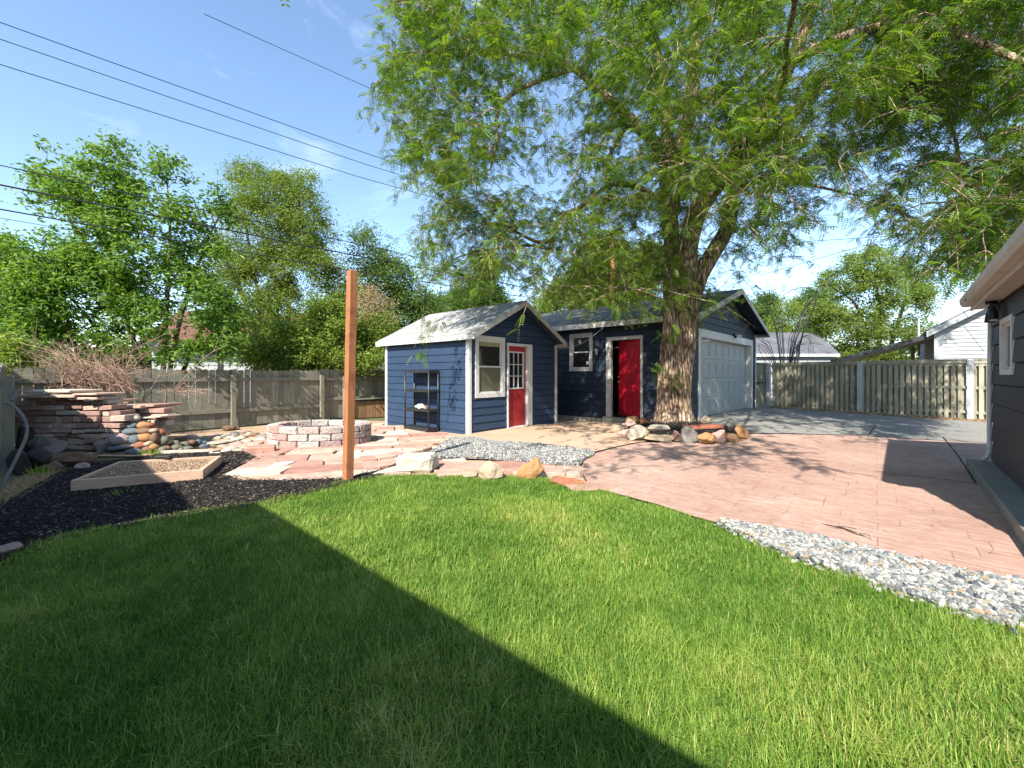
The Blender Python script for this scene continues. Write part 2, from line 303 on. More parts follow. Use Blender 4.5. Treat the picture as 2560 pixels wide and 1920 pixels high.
def bark(name, dark, mid, light, s=1.):
    m, nt, b = newmat(name); v = mapped(nt, coord(nt), (9*s, 9*s, 1.7*s)); n1 = ntex(nt, v, 1.6, 7, .65, .9)
    vo = nt.nodes.new('ShaderNodeTexVoronoi'); vo.feature = 'DISTANCE_TO_EDGE'; vo.inputs['Scale'].default_value = 1.5; nt.links.new(mixc(nt, .25, v, nt.nodes[-1].outputs[0] if False else v), vo.inputs['Vector'])
    w = ntex(nt, coord(nt), 1.3*s, 4, .6); h = math_(nt, 'ADD', math_(nt, 'MULTIPLY', n1, .75), math_(nt, 'MULTIPLY', math_(nt, 'MINIMUM', vo.outputs['Distance'], .3), 1.1))
    c = ramp(nt, h, [(.34, dark), (.55, mid), (.8, light)]); c = mixc(nt, 1., c, ramp(nt, w, [(.35, (.8, .72, .66)), (.65, (1.15, 1.15, 1.12))]), 'MULTIPLY')
    nt.links.new(c, b.inputs['Base Color']); b.inputs['Roughness'].default_value = .95; b.inputs['Specular IOR Level'].default_value = .1
    bump(nt, b, h, 1., .05); return m
m_bark = bark('locust_bark', (.055, .038, .026), (.3, .215, .15), (.6, .49, .37))
m_bark2 = bark('thin_bark', (.06, .045, .035), (.16, .125, .1), (.28, .24, .2), 2.5)
m_twig = MAT('dry_twig', (.42, .28, .2), (.24, .15, .1), 8, .9, .3)
m_pole = MAT('utility_pole_wood', (.4, .16, .06), (.25, .1, .05), 4, .9, .4, .006, (8, 8, 1), 25)
m_locust = LEAF('locust_leaf', [(0, (.045, .1, .012)), (.5, (.1, .19, .018)), (1, (.22, .32, .03))], .4)
m_ash = LEAF('ash_leaf', [(0, (.06, .13, .018)), (.5, (.13, .24, .035)), (1, (.28, .4, .09))], .42, .5)
m_elm = LEAF('elm_leaf', [(0, (.075, .12, .018)), (.5, (.16, .23, .035)), (1, (.28, .35, .06))], .38)
m_dkleaf = LEAF('dark_leaf', [(0, (.05, .1, .02)), (.5, (.1, .17, .03)), (1, (.18, .27, .05))], .35)
m_yleaf = LEAF('yellow_green_leaf', [(0, (.11, .17, .03)), (.5, (.2, .29, .045)), (1, (.34, .41, .07))], .35)
m_dryleaf = LEAF('dry_seed_head', [(0, (.3, .22, .12)), (.5, (.42, .33, .19)), (1, (.5, .44, .28))], .2)
m_grass = LEAF('grass_blade', [(0, (.07, .17, .015)), (.45, (.175, .29, .038)), (.8, (.34, .43, .08)), (.9, (.38, .4, .09)), (1, (.6, .48, .22))], .3, .55)
m_gravel = STONES('white_gravel', [(0, (.07, .08, .085)), (.25, (.17, .18, .175)), (.6, (.31, .305, .28)), (.88, (.48, .46, .41)), (.93, (.3, .22, .14)), (1, (.34, .25, .16))], .9, .8, 45)
m_chip = STONES('mulch_chip', [(0, (.006, .005, .004)), (.6, (.02, .016, .014)), (.88, (.05, .04, .034)), (.96, (.16, .13, .1)), (1, (.34, .28, .2))], .75, .5, 60, .2)
m_flag = STONES('sandstone_flag', [(0, (.36, .19, .145)), (.35, (.45, .28, .215)), (.7, (.5, .37, .28)), (1, (.58, .5, .4))], .9, .5, 6, .2, .012)
m_brick = STONES('stone_course', [(0, (.26, .16, .13)), (.4, (.38, .235, .185)), (.7, (.5, .36, .28)), (1, (.48, .42, .35))], .9, .9, 14, .2, .02)
m_mortar = MAT('mortar', (.3, .28, .25), (.18, .16, .14), 14, .95, .9, .03)
m_block = STONES('fire_pit_block', [(0, (.33, .27, .25)), (.3, (.4, .24, .2)), (.6, (.4, .36, .32)), (1, (.42, .4, .36))], .92, 1., 22, .2, .02)
m_water, nt, b = newmat('pond_water'); b.inputs['Base Color'].default_value = (.06, .035, .015, 1); b.inputs['Roughness'].default_value = .05; bump(nt, b, ntex(nt, coord(nt), 9, 3), .15, .01)
ROCKC = {'orange': (.5, .26, .11), 'tan': (.52, .4, .27), 'cream': (.58, .5, .38), 'slate': (.16, .19, .21), 'gray': (.3, .28, .24), 'brown': (.26, .15, .09), 'mauve': (.42, .32, .29), 'rust': (.38, .15, .08), 'pink': (.58, .36, .29), 'olive': (.2, .19, .13), 'white': (.68, .62, .5), 'red': (.48, .17, .1), 'dark': (.07, .06, .055)}
RM = {k: MAT(k+'_rock', mul(c, .85), mul(c, .5), 7, .8, .6, .015, (1, 1, 1), 50, .3, 0, (mul(c, .5), .45), 5) for k, c in ROCKC.items()}
# ---------------------------------------------------------------- axes of the plot
A2 = Vector((907, 1052)).normalized(); B2 = Vector((-1052, 907)).normalized()       # shed, fences
GA = Vector((980, 1055)).normalized(); GB = Vector((-1055, 980)).normalized()       # garage
HA = Vector((967, 1055)).normalized(); HB = Vector((-1055, 967)).normalized()       # house on the right
V3 = lambda v, z=0.: Vector((v[0], v[1], z))
Z3 = Vector((0, 0, 1))
def PX(l): return [G(x, y) for x, y in l]
# ---------------------------------------------------------------- ground
def ground():
    def ax(a, b, c, d, st): return np.unique(np.concatenate([np.linspace(a, b, 14), np.arange(b, c, st), np.linspace(c, d, 14)]))
    xs = ax(-400, -16, 18, 400, .5); ys = ax(-300, -4, 20, 700, .5); X, Y = np.meshgrid(xs, ys); Z = hzv(X, Y)-.03
    V = np.stack([X, Y, Z], 2).reshape(-1, 3); n = len(xs); i = np.arange(len(ys)-1)[:, None]*n+np.arange(n-1)[None]; i = i.ravel()
    tag(np_mesh('ground', V, np.stack([i, i+1, i+n+1, i+n], 1), m_earth, smooth=True), kind='structure')
ground()
arc = [(1600, 1108), (1545, 1119), (1490, 1134), (1462, 1150), (1450, 1175), (1468, 1205), (1480, 1220)]
lawn_px = [(0, 1409), (45, 1384), (136, 1350), (316, 1318), (452, 1287), (560, 1270), (655, 1259), (760, 1235), (859, 1208), (930, 1196), (1000, 1189), (1080, 1189), (1150, 1186), (1230, 1192), (1300, 1194), (1380, 1202), (1470, 1220),
           (1560, 1246), (1640, 1270), (1736, 1298), (1800, 1319), (1972, 1400), (2128, 1446), (2283, 1506), (2478, 1564), (2560, 1590)]
lawn_poly = PX(lawn_px)+[Vector((4.6, .6, 0)), Vector((3.2, -.9, 0)), Vector((-1.5, -1.2, 0)), Vector((-4.2, 1.2, 0)), Vector((-4.3, 2.8, 0))]
sheet('lawn', lawn_poly, .0, m_lawnb)
stamp_px = arc + [(1640, 1262), (1736, 1294), (1805, 1313), (2050, 1358), (2283, 1416), (2478, 1459), (2600, 1480)]
stamp_poly = PX(stamp_px) + [Vector((5.3, 1.5, 0)), Vector((9, 5, 0))] + [V3(p) for p in PX([(2520, 1112), (2300, 1100), (2150, 1091), (2000, 1087), (1880, 1086), (1780, 1098), (1700, 1106)])]
sheet('patio', stamp_poly, .012, m_stamp, uv=((B2.x, B2.y, 0), (A2.x, A2.y, 0)))
drive_poly = PX([(1650, 1075), (1880, 1083), (2150, 1089), (2300, 1098), (2520, 1110)]) + [Vector((13.5, 7.5, 0)), Vector((17, 9, 0)), Vector((12.4, 14.6, 0)), Vector((9.3, 17.2, 0)), Vector((8.3, 15.2, 0)), Vector((4.9, 11.3, 0))]
sheet('driveway', drive_poly, .004, m_conc)
pad_poly = PX([(1080, 1112), (1110, 1098), (1173, 1086)]) + [V3((-.9, 9.6)), V3((1.3, 12.1)), V3((-.6, 14.5)), V3((1.1, 15.2)), V3((4.7, 11.3)), V3((4.6, 10))] + PX([(1700, 1104), (1600, 1107), (1545, 1118), (1490, 1132), (1478, 1131), (1400, 1120), (1300, 1112), (1190, 1110)])
sheet('concrete_pad', pad_poly, .024, m_pad)
mulch_px = [(-60, 1440), (-60, 1290), (30, 1250), (100, 1210), (150, 1180), (250, 1160), (400, 1140), (560, 1132), (612, 1133), (640, 1146), (610, 1165), (560, 1188), (600, 1206), (700, 1206), (800, 1202), (862, 1200), (900, 1190), (940, 1184), (960, 1192), (930, 1200), (859, 1214), (760, 1240), (655, 1264), (452, 1292), (316, 1324), (136, 1356), (45, 1390), (0, 1414), (-60, 1440)][:-1]
mulch_poly = PX(mulch_px); sheet('mulch_bed', mulch_poly, .006, m_mulchb)
dirt_poly = PX([(560, 1190), (600, 1208), (860, 1206), (1000, 1192), (1140, 1190), (1300, 1198), (1470, 1222), (1452, 1175), (1440, 1150), (1180, 1098), (1160, 1085)]) + [V3((-3.2, 12.5)), V3((-5.3, 12.6)), V3((-9.3, 8.1)), V3((-7.6, 7.0))] + PX([(330, 1140), (560, 1128), (640, 1140), (612, 1165)])
sheet('dirt_patio_base', dirt_poly, -.006, m_dirt)
grav_px = [(1068, 1142), (1100, 1118), (1128, 1099), (1188, 1099), (1230, 1108), (1320, 1113), (1420, 1123), (1482, 1133), (1487, 1140), (1462, 1152), (1448, 1170), (1380, 1168), (1300, 1160), (1200, 1151), (1090, 1150)]
grav_poly = PX(grav_px); sheet('gravel_bed_base', grav_poly, .026, MAT('gravel_dirt', (.35, .34, .32), (.2, .19, .18), 30, .95))
strip_px = [(1797, 1316), (1805, 1311), (1900, 1330), (2050, 1358), (2283, 1416), (2478, 1459), (2560, 1472), (2640, 1485), (2640, 1620), (2560, 1588), (2478, 1563), (2283, 1506), (2128, 1446), (1972, 1400)]
strip_poly = PX(strip_px); sheet('gravel_strip_base', strip_poly, .018, bpy.data.materials['gravel_dirt'])
def joint(name, pts, w, base):
    P = PX(pts); m = MB(); q = []
    for i in range(len(P)-1):
        n = max(2, int((P[i+1]-P[i]).length/.12))
        for k in range(n): c = P[i].lerp(P[i+1], k/n); q.append(c+Vector((random.gauss(0, .004), random.gauss(0, .004), 0)))
    q.append(P[-1])
    for a, b_ in zip(q[:-1], q[1:]):
        d = (b_-a).normalized(); s = Vector((-d.y, d.x, 0))*w/2; m.poly([V3(p, hz(p.x, p.y)+base) for p in (a-s, b_-s, b_+s, a+s)])
    tag(m.build(name, m_dark), kind='structure')
joint('patio_joint', [(2358, 1094), (2395, 1140), (2440, 1212)], .018, .0165)
joint('patio_joint', [(2186, 1181), (2260, 1190), (2436, 1210)], .014, .0165)
joint('driveway_joint', [(2150, 1056), (2190, 1062), (2165, 1100)], .02, .0085)
joint('driveway_joint', [(1900, 1046), (2080, 1084)], .014, .0085)
# ---------------------------------------------------------------- siding walls
def siding(mb, O, U, N, prof, z0, z1, bh, lap=.014, holes=()):
    O = Vector(O[:2]); zs = {z0, z1}; k = 0
    while z0+k*bh < z1: zs.add(round(z0+k*bh, 5)); k += 1
    for h in holes: zs.add(h[2]); zs.add(h[3])
    zs = sorted(z for z in zs if z0 <= z <= z1); rr = random.Random(int(O.x*100)); tone = {}
    P = lambda u, z, off: (O.x+U.x*u+N.x*off, O.y+U.y*u+N.y*off, z)
    flip = (U.x*N.y-U.y*N.x) > 0
    for za, zb in zip(zs[:-1], zs[1:]):
        if zb-za < 1e-4: continue
        ki = int((za-z0)/bh+1e-4); zk = z0+ki*bh; mb.cr = tone.setdefault(ki, rr.random())
        oa = lap*(1-(za-zk)/bh)+.002; ob_ = lap*(1-(zb-zk)/bh)+.002
        la, ra = prof(za+1e-4); lb, rb = prof(zb-1e-4)
        iv = [(la, ra, lb, rb)]
        for h in holes:
            if h[2] <= za+1e-5 and h[3] >= zb-1e-5:
                nv = []
                for a, b_, c, d in iv:
                    if h[1] <= max(a, c) or h[0] >= min(b_, d): nv.append((a, b_, c, d)); continue
                    if h[0] > a: nv.append((a, h[0], c, h[0]))
                    if h[1] < b_: nv.append((h[1], b_, h[1], d))
                iv = nv
        for a, b_, c, d in iv:
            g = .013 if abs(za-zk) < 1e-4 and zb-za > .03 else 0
            if g:                        # recessed strip under every board, coloured near-black as the lap's shadow
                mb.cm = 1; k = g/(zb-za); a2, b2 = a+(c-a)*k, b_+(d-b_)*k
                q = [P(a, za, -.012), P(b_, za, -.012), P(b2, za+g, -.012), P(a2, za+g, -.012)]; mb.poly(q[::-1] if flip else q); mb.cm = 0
                q = [P(a2, za+g, -.012), P(b2, za+g, -.012), P(b2, za+g, oa), P(a2, za+g, oa)]; mb.poly(q[::-1] if flip else q)
                q = [P(a2, za+g, oa), P(b2, za+g, oa), P(d, zb, ob_), P(c, zb, ob_)]
                mb.poly(q[::-1] if flip else q)
            else:
                q = [P(a, za, oa), P(b_, za, oa), P(d, zb, ob_), P(c, zb, ob_)]; mb.poly(q[::-1] if flip else q)
def lb(mb, O, U, N, u0, u1, z0, z1, n0, n1):      # box in wall coordinates
    O = Vector(O[:2]); p = V3(O+U*u0+N*n0, z0); mb.ob(p, V3(U)*(u1-u0), V3(N)*(n1-n0), Z3*(z1-z0))
def frame(mb, O, U, N, u0, u1, z0, z1, w, n0, n1, wb=None):
    wb = wb or w
    lb(mb, O, U, N, u0, u0+w, z0, z1, n0, n1); lb(mb, O, U, N, u1-w, u1, z0, z1, n0, n1)
    lb(mb, O, U, N, u0+w, u1-w, z1-w, z1, n0+.001, n1-.001); lb(mb, O, U, N, u0+w, u1-w, z0, z0+wb, n0+.001, n1-.001)
def window(par, O, U, N, u0, u1, z0, z1, tw, mats, label=None, hung=True, screen=False, blind=False, sash=.035):
    o = V3(Vector(O[:2])+U*(u0+u1)/2, z0)
    m = MB(); frame(m, O, U, N, u0, u1, z0, z1, tw, -.06, .03); w = m.build('window', mats, par, o, bevel=.003)
    if label: w['label'] = label
    a, b_, c, d = u0+tw, u1-tw, z0+tw, z1-tw; mid = (c+d)/2
    s = MB(); frame(s, O, U, N, a+.001, b_-.001, (mid-.02 if hung else c+.001), d-.001, sash, -.045, -.01)
    if hung: frame(s, O, U, N, a+.001, b_-.001, c+.001, mid+.02, sash, -.022, .008)
    s.build('sash', m_white, w, o)
    g = MB(); lb(g, O, U, N, a+sash, b_-sash, (mid if hung else c+sash), d-sash, -.034, -.028)
    if hung and not screen: lb(g, O, U, N, a+sash, b_-sash, c+sash, mid, -.012, -.006)
    g.build('pane', m_glass, w, o)
    if screen: g = MB(); lb(g, O, U, N, a+sash, b_-sash, c+sash, mid-.015, -.012, -.006); g.build('insect_screen', m_screen, w, o)
    if blind: g = MB(); lb(g, O, U, N, a+sash+.002, b_-sash-.002, d-.035-blind, d-sash-.002, -.027, -.02); g.build('blind', m_blind, w, o)
    return w
def slab(mb, p0, p1, p2, p3, t):              # roof slab: four top corners, thickness downward
    P = [Vector(p) for p in (p0, p1, p2, p3)]; n = (P[1]-P[0]).cross(P[3]-P[0]).normalized(); n = n if n.z > 0 else -n
    T = P; Bt = [p-n*t for p in P]; b = len(mb.v); mb.v += [tuple(p) for p in T+Bt]
    up = (P[1]-P[0]).cross(P[3]-P[0]).z > 0
    fs = [(0, 1, 2, 3), (7, 6, 5, 4)]+[(i, 4+i, 4+(i+1) % 4, (i+1) % 4) for i in range(4)]
    for f in fs: mb.face([b+i for i in (f if up else f[::-1])])
def gable_roof(par, O, U, Bk, w, l, ez, pz, so, fo, bo, t, mat, rake_m, fascia_h=.13, tag_='roof', soffit=None):
    """ridge runs along Bk at u=w/2. so side overhang, fo front overhang, bo back overhang"""
    O = Vector(O[:2]); sl_ = (pz-ez)/(w/2+so); parts = []
    for sgn in (0, 1):
        e = -so if sgn == 0 else w+so
        a = V3(O+U*e-Bk*fo, ez); b_ = V3(O+U*e+Bk*(l+bo), ez); c = V3(O+U*w/2+Bk*(l+bo), pz); d = V3(O+U*w/2-Bk*fo, pz)
        m = MB(); slab(m, a, b_, c, d, t); up = (c-b_).normalized(); bk = V3(Bk)
        r = m.build(tag_, mat, par, uv=((bk.x, bk.y, 0), tuple(up))); parts.append(r)
        f = MB()                            # rake board on the front and eave fascia
        dn = Z3*(t+.004); off = -bk*.022
        for q0, q1, s_ in ((a, d, 1),):
            f.poly([]) if False else None
            P0 = q0-dn*.3+off; P1 = q1-dn*.3+off
            vs = [P0, P1, P1-Z3*fascia_h, P0-Z3*fascia_h]; vs2 = [v+bk*.022 for v in vs]; bse = len(f.v); f.v += [tuple(v) for v in vs+vs2]
            for q in ((0, 1, 2, 3), (7, 6, 5, 4), (0, 4, 5, 1), (1, 5, 6, 2), (2, 6, 7, 3), (3, 7, 4, 0)): f.face([bse+i for i in (q if sgn else q[::-1])])
        f.build('rake_board', rake_m, par)
        f = MB(); o = V3(U)*(-.018 if sgn == 0 else .0); f.ob(a-Z3*(fascia_h)-Z3*.012+o, bk*(l+fo+bo), V3(U)*.018, Z3*fascia_h); f.build('fascia', rake_m, par)
    return parts
# ---------------------------------------------------------------- garden shed
S0 = Vector((-.956, 9.43)); SW, SL, SE, SP = 3.378, 3.288, 2.27, 3.2
def shed():
    e = empty('garden_shed', (S0.x, S0.y, 0), 'small navy blue shed with a gabled roof and a half glazed red door', 'shed')
    def gp(z): k = max(0, (z-SE)/(SP-.12-SE))*SW/2; return (k, SW-k)
    doorh = (1.30, 2.08, 0, 2.06); winh = (.22, 1.13, .86, 2.2)
    m = MB(); full = lambda z: (0, SL)
    siding(m, S0, A2, -B2, gp, -.12, SP-.14, .175, holes=[(1.30, 2.08, -.12, 2.07), winh])
    siding(m, S0, B2, -A2, full, -.12, SE-.02, .175)
    siding(m, S0+A2*SW, B2, A2, full, -.12, SE-.02, .175); siding(m, S0+B2*SL, A2, B2, gp, -.12, SP-.14, .175)
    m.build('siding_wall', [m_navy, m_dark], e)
    m = MB(); lb(m, S0, A2, -B2, .06, SW-.06, .0, .02, -SL+.1, -.08); m.build('floor', m_dark, e)
    for O, U, N, u in ((S0, A2, -B2, 0), (S0, B2, -A2, 0), (S0+B2*SL, A2, -B2, None), (S0, B2, -A2, SL), (S0, A2, -B2, SW)):
        if u is None: continue
    m = MB(); lb(m, S0, B2, -A2, -.03, .085, -.05, SE-.05, .001, .03); lb(m, S0, A2, -B2, .0, .05, -.05, SE-.05, .001, .03); m.build('corner_board', m_white, e, bevel=.002)
    m = MB(); lb(m, S0, B2, -A2, SL-.07, SL+.02, -.05, SE-.05, .001, .028); m.build('corner_board', m_white, e)
    m = MB(); lb(m, S0, A2, -B2, SW-.075, SW+.02, -.1, SE-.1, .001, .028); lb(m, S0+A2*SW, B2, A2, .0, .07, -.1, SE-.1, .001, .026); m.build('corner_board', m_wold, e)
    gable_roof(e, S0, A2, B2, SW, SL, SE-.02, SP, .13, .27, .3, .03, m_shedroof, m_wold, .12)
    for s in (0, 1):                          # soffit boards behind the rake
        m = MB(); u0, u1 = (-.1, SW/2) if s == 0 else (SW+.1, SW/2)
        z0_, z1_ = SE-.055, SP-.05; a = V3(S0+A2*u0-B2*.26, z0_); b_ = V3(S0+A2*u1-B2*.26, z1_)
        slab(m, a, a+V3(B2)*.27, b_+V3(B2)*.27, b_, .012); m.build('soffit', m_navy, e)
    window(e, S0, A2, -B2, .173, 1.176, .81, 2.247, .105, m_white, screen=True, blind=.1)
    # door
    do = V3(S0+A2*1.69, 0)
    m = MB(); lb(m, S0, A2, -B2, 1.264, 1.312, 0, 2.13, -.07, .03); lb(m, S0, A2, -B2, 2.07, 2.255, .02, 2.13, -.0, .03); lb(m, S0, A2, -B2, 1.312, 2.07, 2.06, 2.13, -.06, .031)
    lb(m, S0, A2, -B2, 2.066, 2.09, 0, 2.06, -.07, .001); fr = m.build('door_frame', m_white, e, do, bevel=.002)
    m = MB(); lb(m, S0, A2, -B2, 1.312, 2.09, -.02, .035, -.08, .05); m.build('threshold', m_white, e, do)
    m = MB(); u0, u1 = 1.315, 2.062; n0, n1 = -.095, -.05
    lb(m, S0, A2, -B2, u0, u1, .04, .98, n0, n1); lb(m, S0, A2, -B2, u0, u1, 1.93, 2.055, n0, n1); lb(m, S0, A2, -B2, u0, u0+.06, .98, 1.93, n0, n1); lb(m, S0, A2, -B2, u1-.08, u1, .98, 1.93, n0, n1)
    for pu in (1.40, 1.74):
        frame(m, S0, A2, -B2, pu, pu+.24, .22, .82, .022, n1+.001, n1+.009)
    d = m.build('door', m_red2, e, do, bevel=.0015)
    m = MB(); a, b_ = u0+.06, u1-.08; frame(m, S0, A2, -B2, a, b_, .98, 1.93, .035, n0+.01, n1+.014)
    for k in (1, 2):
        u = a+.035+(b_-a-.07)*k/3; lb(m, S0, A2, -B2, u-.009, u+.009, 1.015, 1.895, n1-.01, n1+.008)
        z = 1.015+.88*k/3; lb(m, S0, A2, -B2, a+.035, b_-.035, z-.009, z+.009, n1-.01, n1+.0065)
    m.build('muntins', m_white, d, do)
    m = MB(); lb(m, S0, A2, -B2, a+.03, b_-.03, 1.0, 1.91, n0+.015, n1-.015); m.build('pane', m_glass, d, do)
shed()
# ---------------------------------------------------------------- garage
C0 = Vector((4.64, 11.0)); GW, GL, GE, GP = 6.575, 8.0, 2.9, 4.02
def garage():
    e = empty('garage', (C0.x, C0.y, 0), 'long navy blue garage behind the big tree with a white garage door', 'garage')
    def gp(z): k = max(0, (z-GE+.1)/(GP-.1-GE+.1))*GW/2; return (k, GW-k)
    fl = lambda z: (0, GL); gd = (.72, 5.95, 0, 2.38)
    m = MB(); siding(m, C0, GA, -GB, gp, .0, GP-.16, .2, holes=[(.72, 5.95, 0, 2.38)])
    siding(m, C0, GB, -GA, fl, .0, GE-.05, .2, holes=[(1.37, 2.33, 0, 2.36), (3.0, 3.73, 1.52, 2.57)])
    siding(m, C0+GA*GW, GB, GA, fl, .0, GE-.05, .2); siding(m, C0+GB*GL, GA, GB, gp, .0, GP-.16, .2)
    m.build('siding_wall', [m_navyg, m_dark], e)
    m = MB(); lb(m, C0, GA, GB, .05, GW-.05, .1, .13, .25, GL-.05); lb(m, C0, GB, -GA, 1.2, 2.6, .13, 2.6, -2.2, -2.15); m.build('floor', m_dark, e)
    for U_, N_, a_, b_ in ((GB, -GA, 2.51, GL), (GB, -GA, 0, 1.19), (GA, -GB, 0, .55), (GA, -GB, 6.1, GW)):
        m = MB(); lb(m, C0, U_, N_, a_, b_, -.4, .02, -.1, .02); m.build('foundation', m_found, e)
    gable_roof(e, C0, GA, GB, GW, GL, GE, GP, .35, .4, .3, .04, m_garroof, m_wold, .15)
    for s in (0, 1):
        m = MB(); u0, u1 = (-.33, GW/2) if s == 0 else (GW+.33, GW/2)
        a = V3(C0+GA*u0-GB*.38, GE-.05); b_ = V3(C0+GA*u1-GB*.38, GP-.06); slab(m, a, a+V3(GB)*.4, b_+V3(GB)*.4, b_, .015); m.build('soffit', m_navyg, e)
        m = MB(); lb(m, C0+(GA*GW if s else GA*0), GB, GA if s else -GA, -.3, GL, GE-.07, GE-.055, -.02, .33); m.build('soffit', m_navyg, e)
    m = MB(); lb(m, C0, GA, -GB, GW-.06, GW+.02, 0.05, GE-.08, .001, .03); m.build('corner_board', m_white, e)
    m = MB(); lb(m, C0, GA, -GB, -.02, .05, 0.0, GE-.08, .001, .026); lb(m, C0, GB, -GA, -.02, .05, 0.0, GE-.08, .001, .026); m.build('corner_board', m_navyg, e)
    window(e, C0, GB, -GA, 2.936, 3.792, 1.45, 2.64, .095, m_wold)
    # red door, ajar
    do = V3(C0+GB*1.83, .1)
    m = MB(); lb(m, C0, GB, -GA, 1.295, 1.37, .08, 2.46, -.1, .03); lb(m, C0, GB, -GA, 2.306, 2.462, .02, 2.46, -.1, .03); lb(m, C0, GB, -GA, 1.37, 2.306, 2.36, 2.459, -.1, .029); m.build('door_frame', m_wold, e, do, bevel=.003)
    m = MB(); lb(m, C0, GB, -GA, 1.2, 2.5, -.25, .085, -.12, .16); m.build('door_step', m_found, e, do)
    th = R_(20); h0 = C0+GB*1.372+GA*.04; DU = (GB*math.cos(th)+GA*math.sin(th)); DN = -(GA*math.cos(th)-GB*math.sin(th))
    m = MB(); lb(m, h0, DU, DN, 0, .93, .1, 2.35, -.045, 0)
    for (a, b_) in ((.1, .42), (.5, .82)):
        for (c, d_) in ((.3, .95), (1.05, 1.75), (1.85, 2.2)): frame(m, h0, DU, DN, a, b_, c, d_, .02, .0005, .008)
    d = m.build('door', m_red, e, do, bevel=.0015)
    for z in (1.12, 1.27):
        m = MB(); p = V3(h0+DU*.87, z); m.tube([p, p+V3(DN)*.045, p+V3(DN)*.055, p+V3(DN)*.078, p+V3(DN)*.086], [.013, .013, .028, .028, .01], 10); m.build('knob' if z < 1.2 else 'lock', m_brass, d, do, smooth=True)
    # garage door
    do = V3(C0+GA*3.3, .12); m = MB(); lb(m, C0, GA, -GB, .55, .72, .05, 2.6, -.18, .035); lb(m, C0, GA, -GB, 5.95, 6.1, .05, 2.6, -.18, .035); lb(m, C0, GA, -GB, .72, 5.95, 2.38, 2.6, -.18, .036)
    m.build('garage_door_frame', m_white, e, do, bevel=.003)
    m = MB(); nrow = 4; dz = (2.38-.12)/nrow
    for r in range(nrow):
        z = .12+r*dz; lb(m, C0, GA, -GB, .725, 5.945, z+.003, z+dz-.003, -.23, -.185)
        for c in range(8):
            u = .80+c*.64; frame(m, C0, GA, -GB, u, u+.56, z+.1, z+dz-.1, .022, -.1845, -.176)
    m.build('garage_door', m_gdoor, e, do, bevel=.002)
garage()
def flood(par_label, p, N, U, name, m1, m2, lab):
    e = empty(name, p, lab, 'lamp')
    m = MB(); m.tube([p, p+N*.04], [.055, .055], 12); b = m.build('base', m1, e, smooth=False)
    for s in (-1, 1):
        q = p+N*.05+U*s*.03; t = q+U*s*.09+N*.04; h = t+N*.1+U*s*.03-Z3*.06
        m = MB(); m.tube([q, t], [.012, .012], 6); m.tube([t, t+(h-t)*.35, h, h+(h-t)*.02], [.018, .038, .048, .045], 12); hd = m.build('lamp_head', m2, e, smooth=True)
        m = MB(); k = (h-t).normalized(); m.tube([h+k*.001, h+k*.006], [.041, .04], 12); m.build('lens', m_white, hd)
    m = MB(); m.tube([p-Z3*.03+N*.03, p-Z3*.1+N*.06], [.03, .035], 10); m.build('motion_sensor', m1, e, smooth=True)
flood('', V3(C0+GA*3.75-GB*.04, 2.63), V3(-GB), V3(GA), 'security_light', m_blackm, m_white, 'twin headed white security light above the garage door')
def lantern():
    p = at(1497, 870, 12.9); p = V3(C0+GB*2.72-GA*.02, 2.13); e = empty('wall_lantern', p, 'small black wall lantern between the garage window and the red door', 'lamp')
    N = V3(-GA); m = MB(); m.tube([p, p+N*.02], [.05, .05], 12); m.tube([p+N*.02, p+N*.1+Z3*.06, p+N*.12], [.01]*3, 6); m.build('bracket', m_blackm, e)
    c = p+N*.12; m = MB(); m.tube([c+Z3*.05, c+Z3*.0, c-Z3*.005], [.015, .07, .07], 6); m.tube([c-Z3*.2, c-Z3*.22], [.045, .03], 6)
    for k in range(6):
        a = 2*math.pi*k/6; d = Vector((math.cos(a), math.sin(a), 0)); m.tube([c+d*.065, c+d*.043-Z3*.2], [.005, .005], 4)
    m.build('cage', m_blackm, e); m = MB(); m.tube([c-Z3*.01, c-Z3*.195], [.055, .036], 12); m.build('lamp_glass', MAT('frosted_glass', (.75, .74, .7), None, 5, .2, 0), e, smooth=True)
lantern()
for i, (px, py, w, h) in enumerate(((1444, 848, .1, .09), (1469, 912, .09, .08))):
    l = 3.42 if i == 0 else 3.12; m = MB(); lb(m, C0, GB, -GA, l-.04, l+.05, (2.33 if i == 0 else 1.66), (2.43 if i == 0 else 1.75), -.004 if i else -.026, .001 if i else -.024)
    tag(m.build('sticker', m_white, base=True), ['small white sticker high on the garage window glass', 'small square sticker low on the garage window glass'][i], 'sticker')
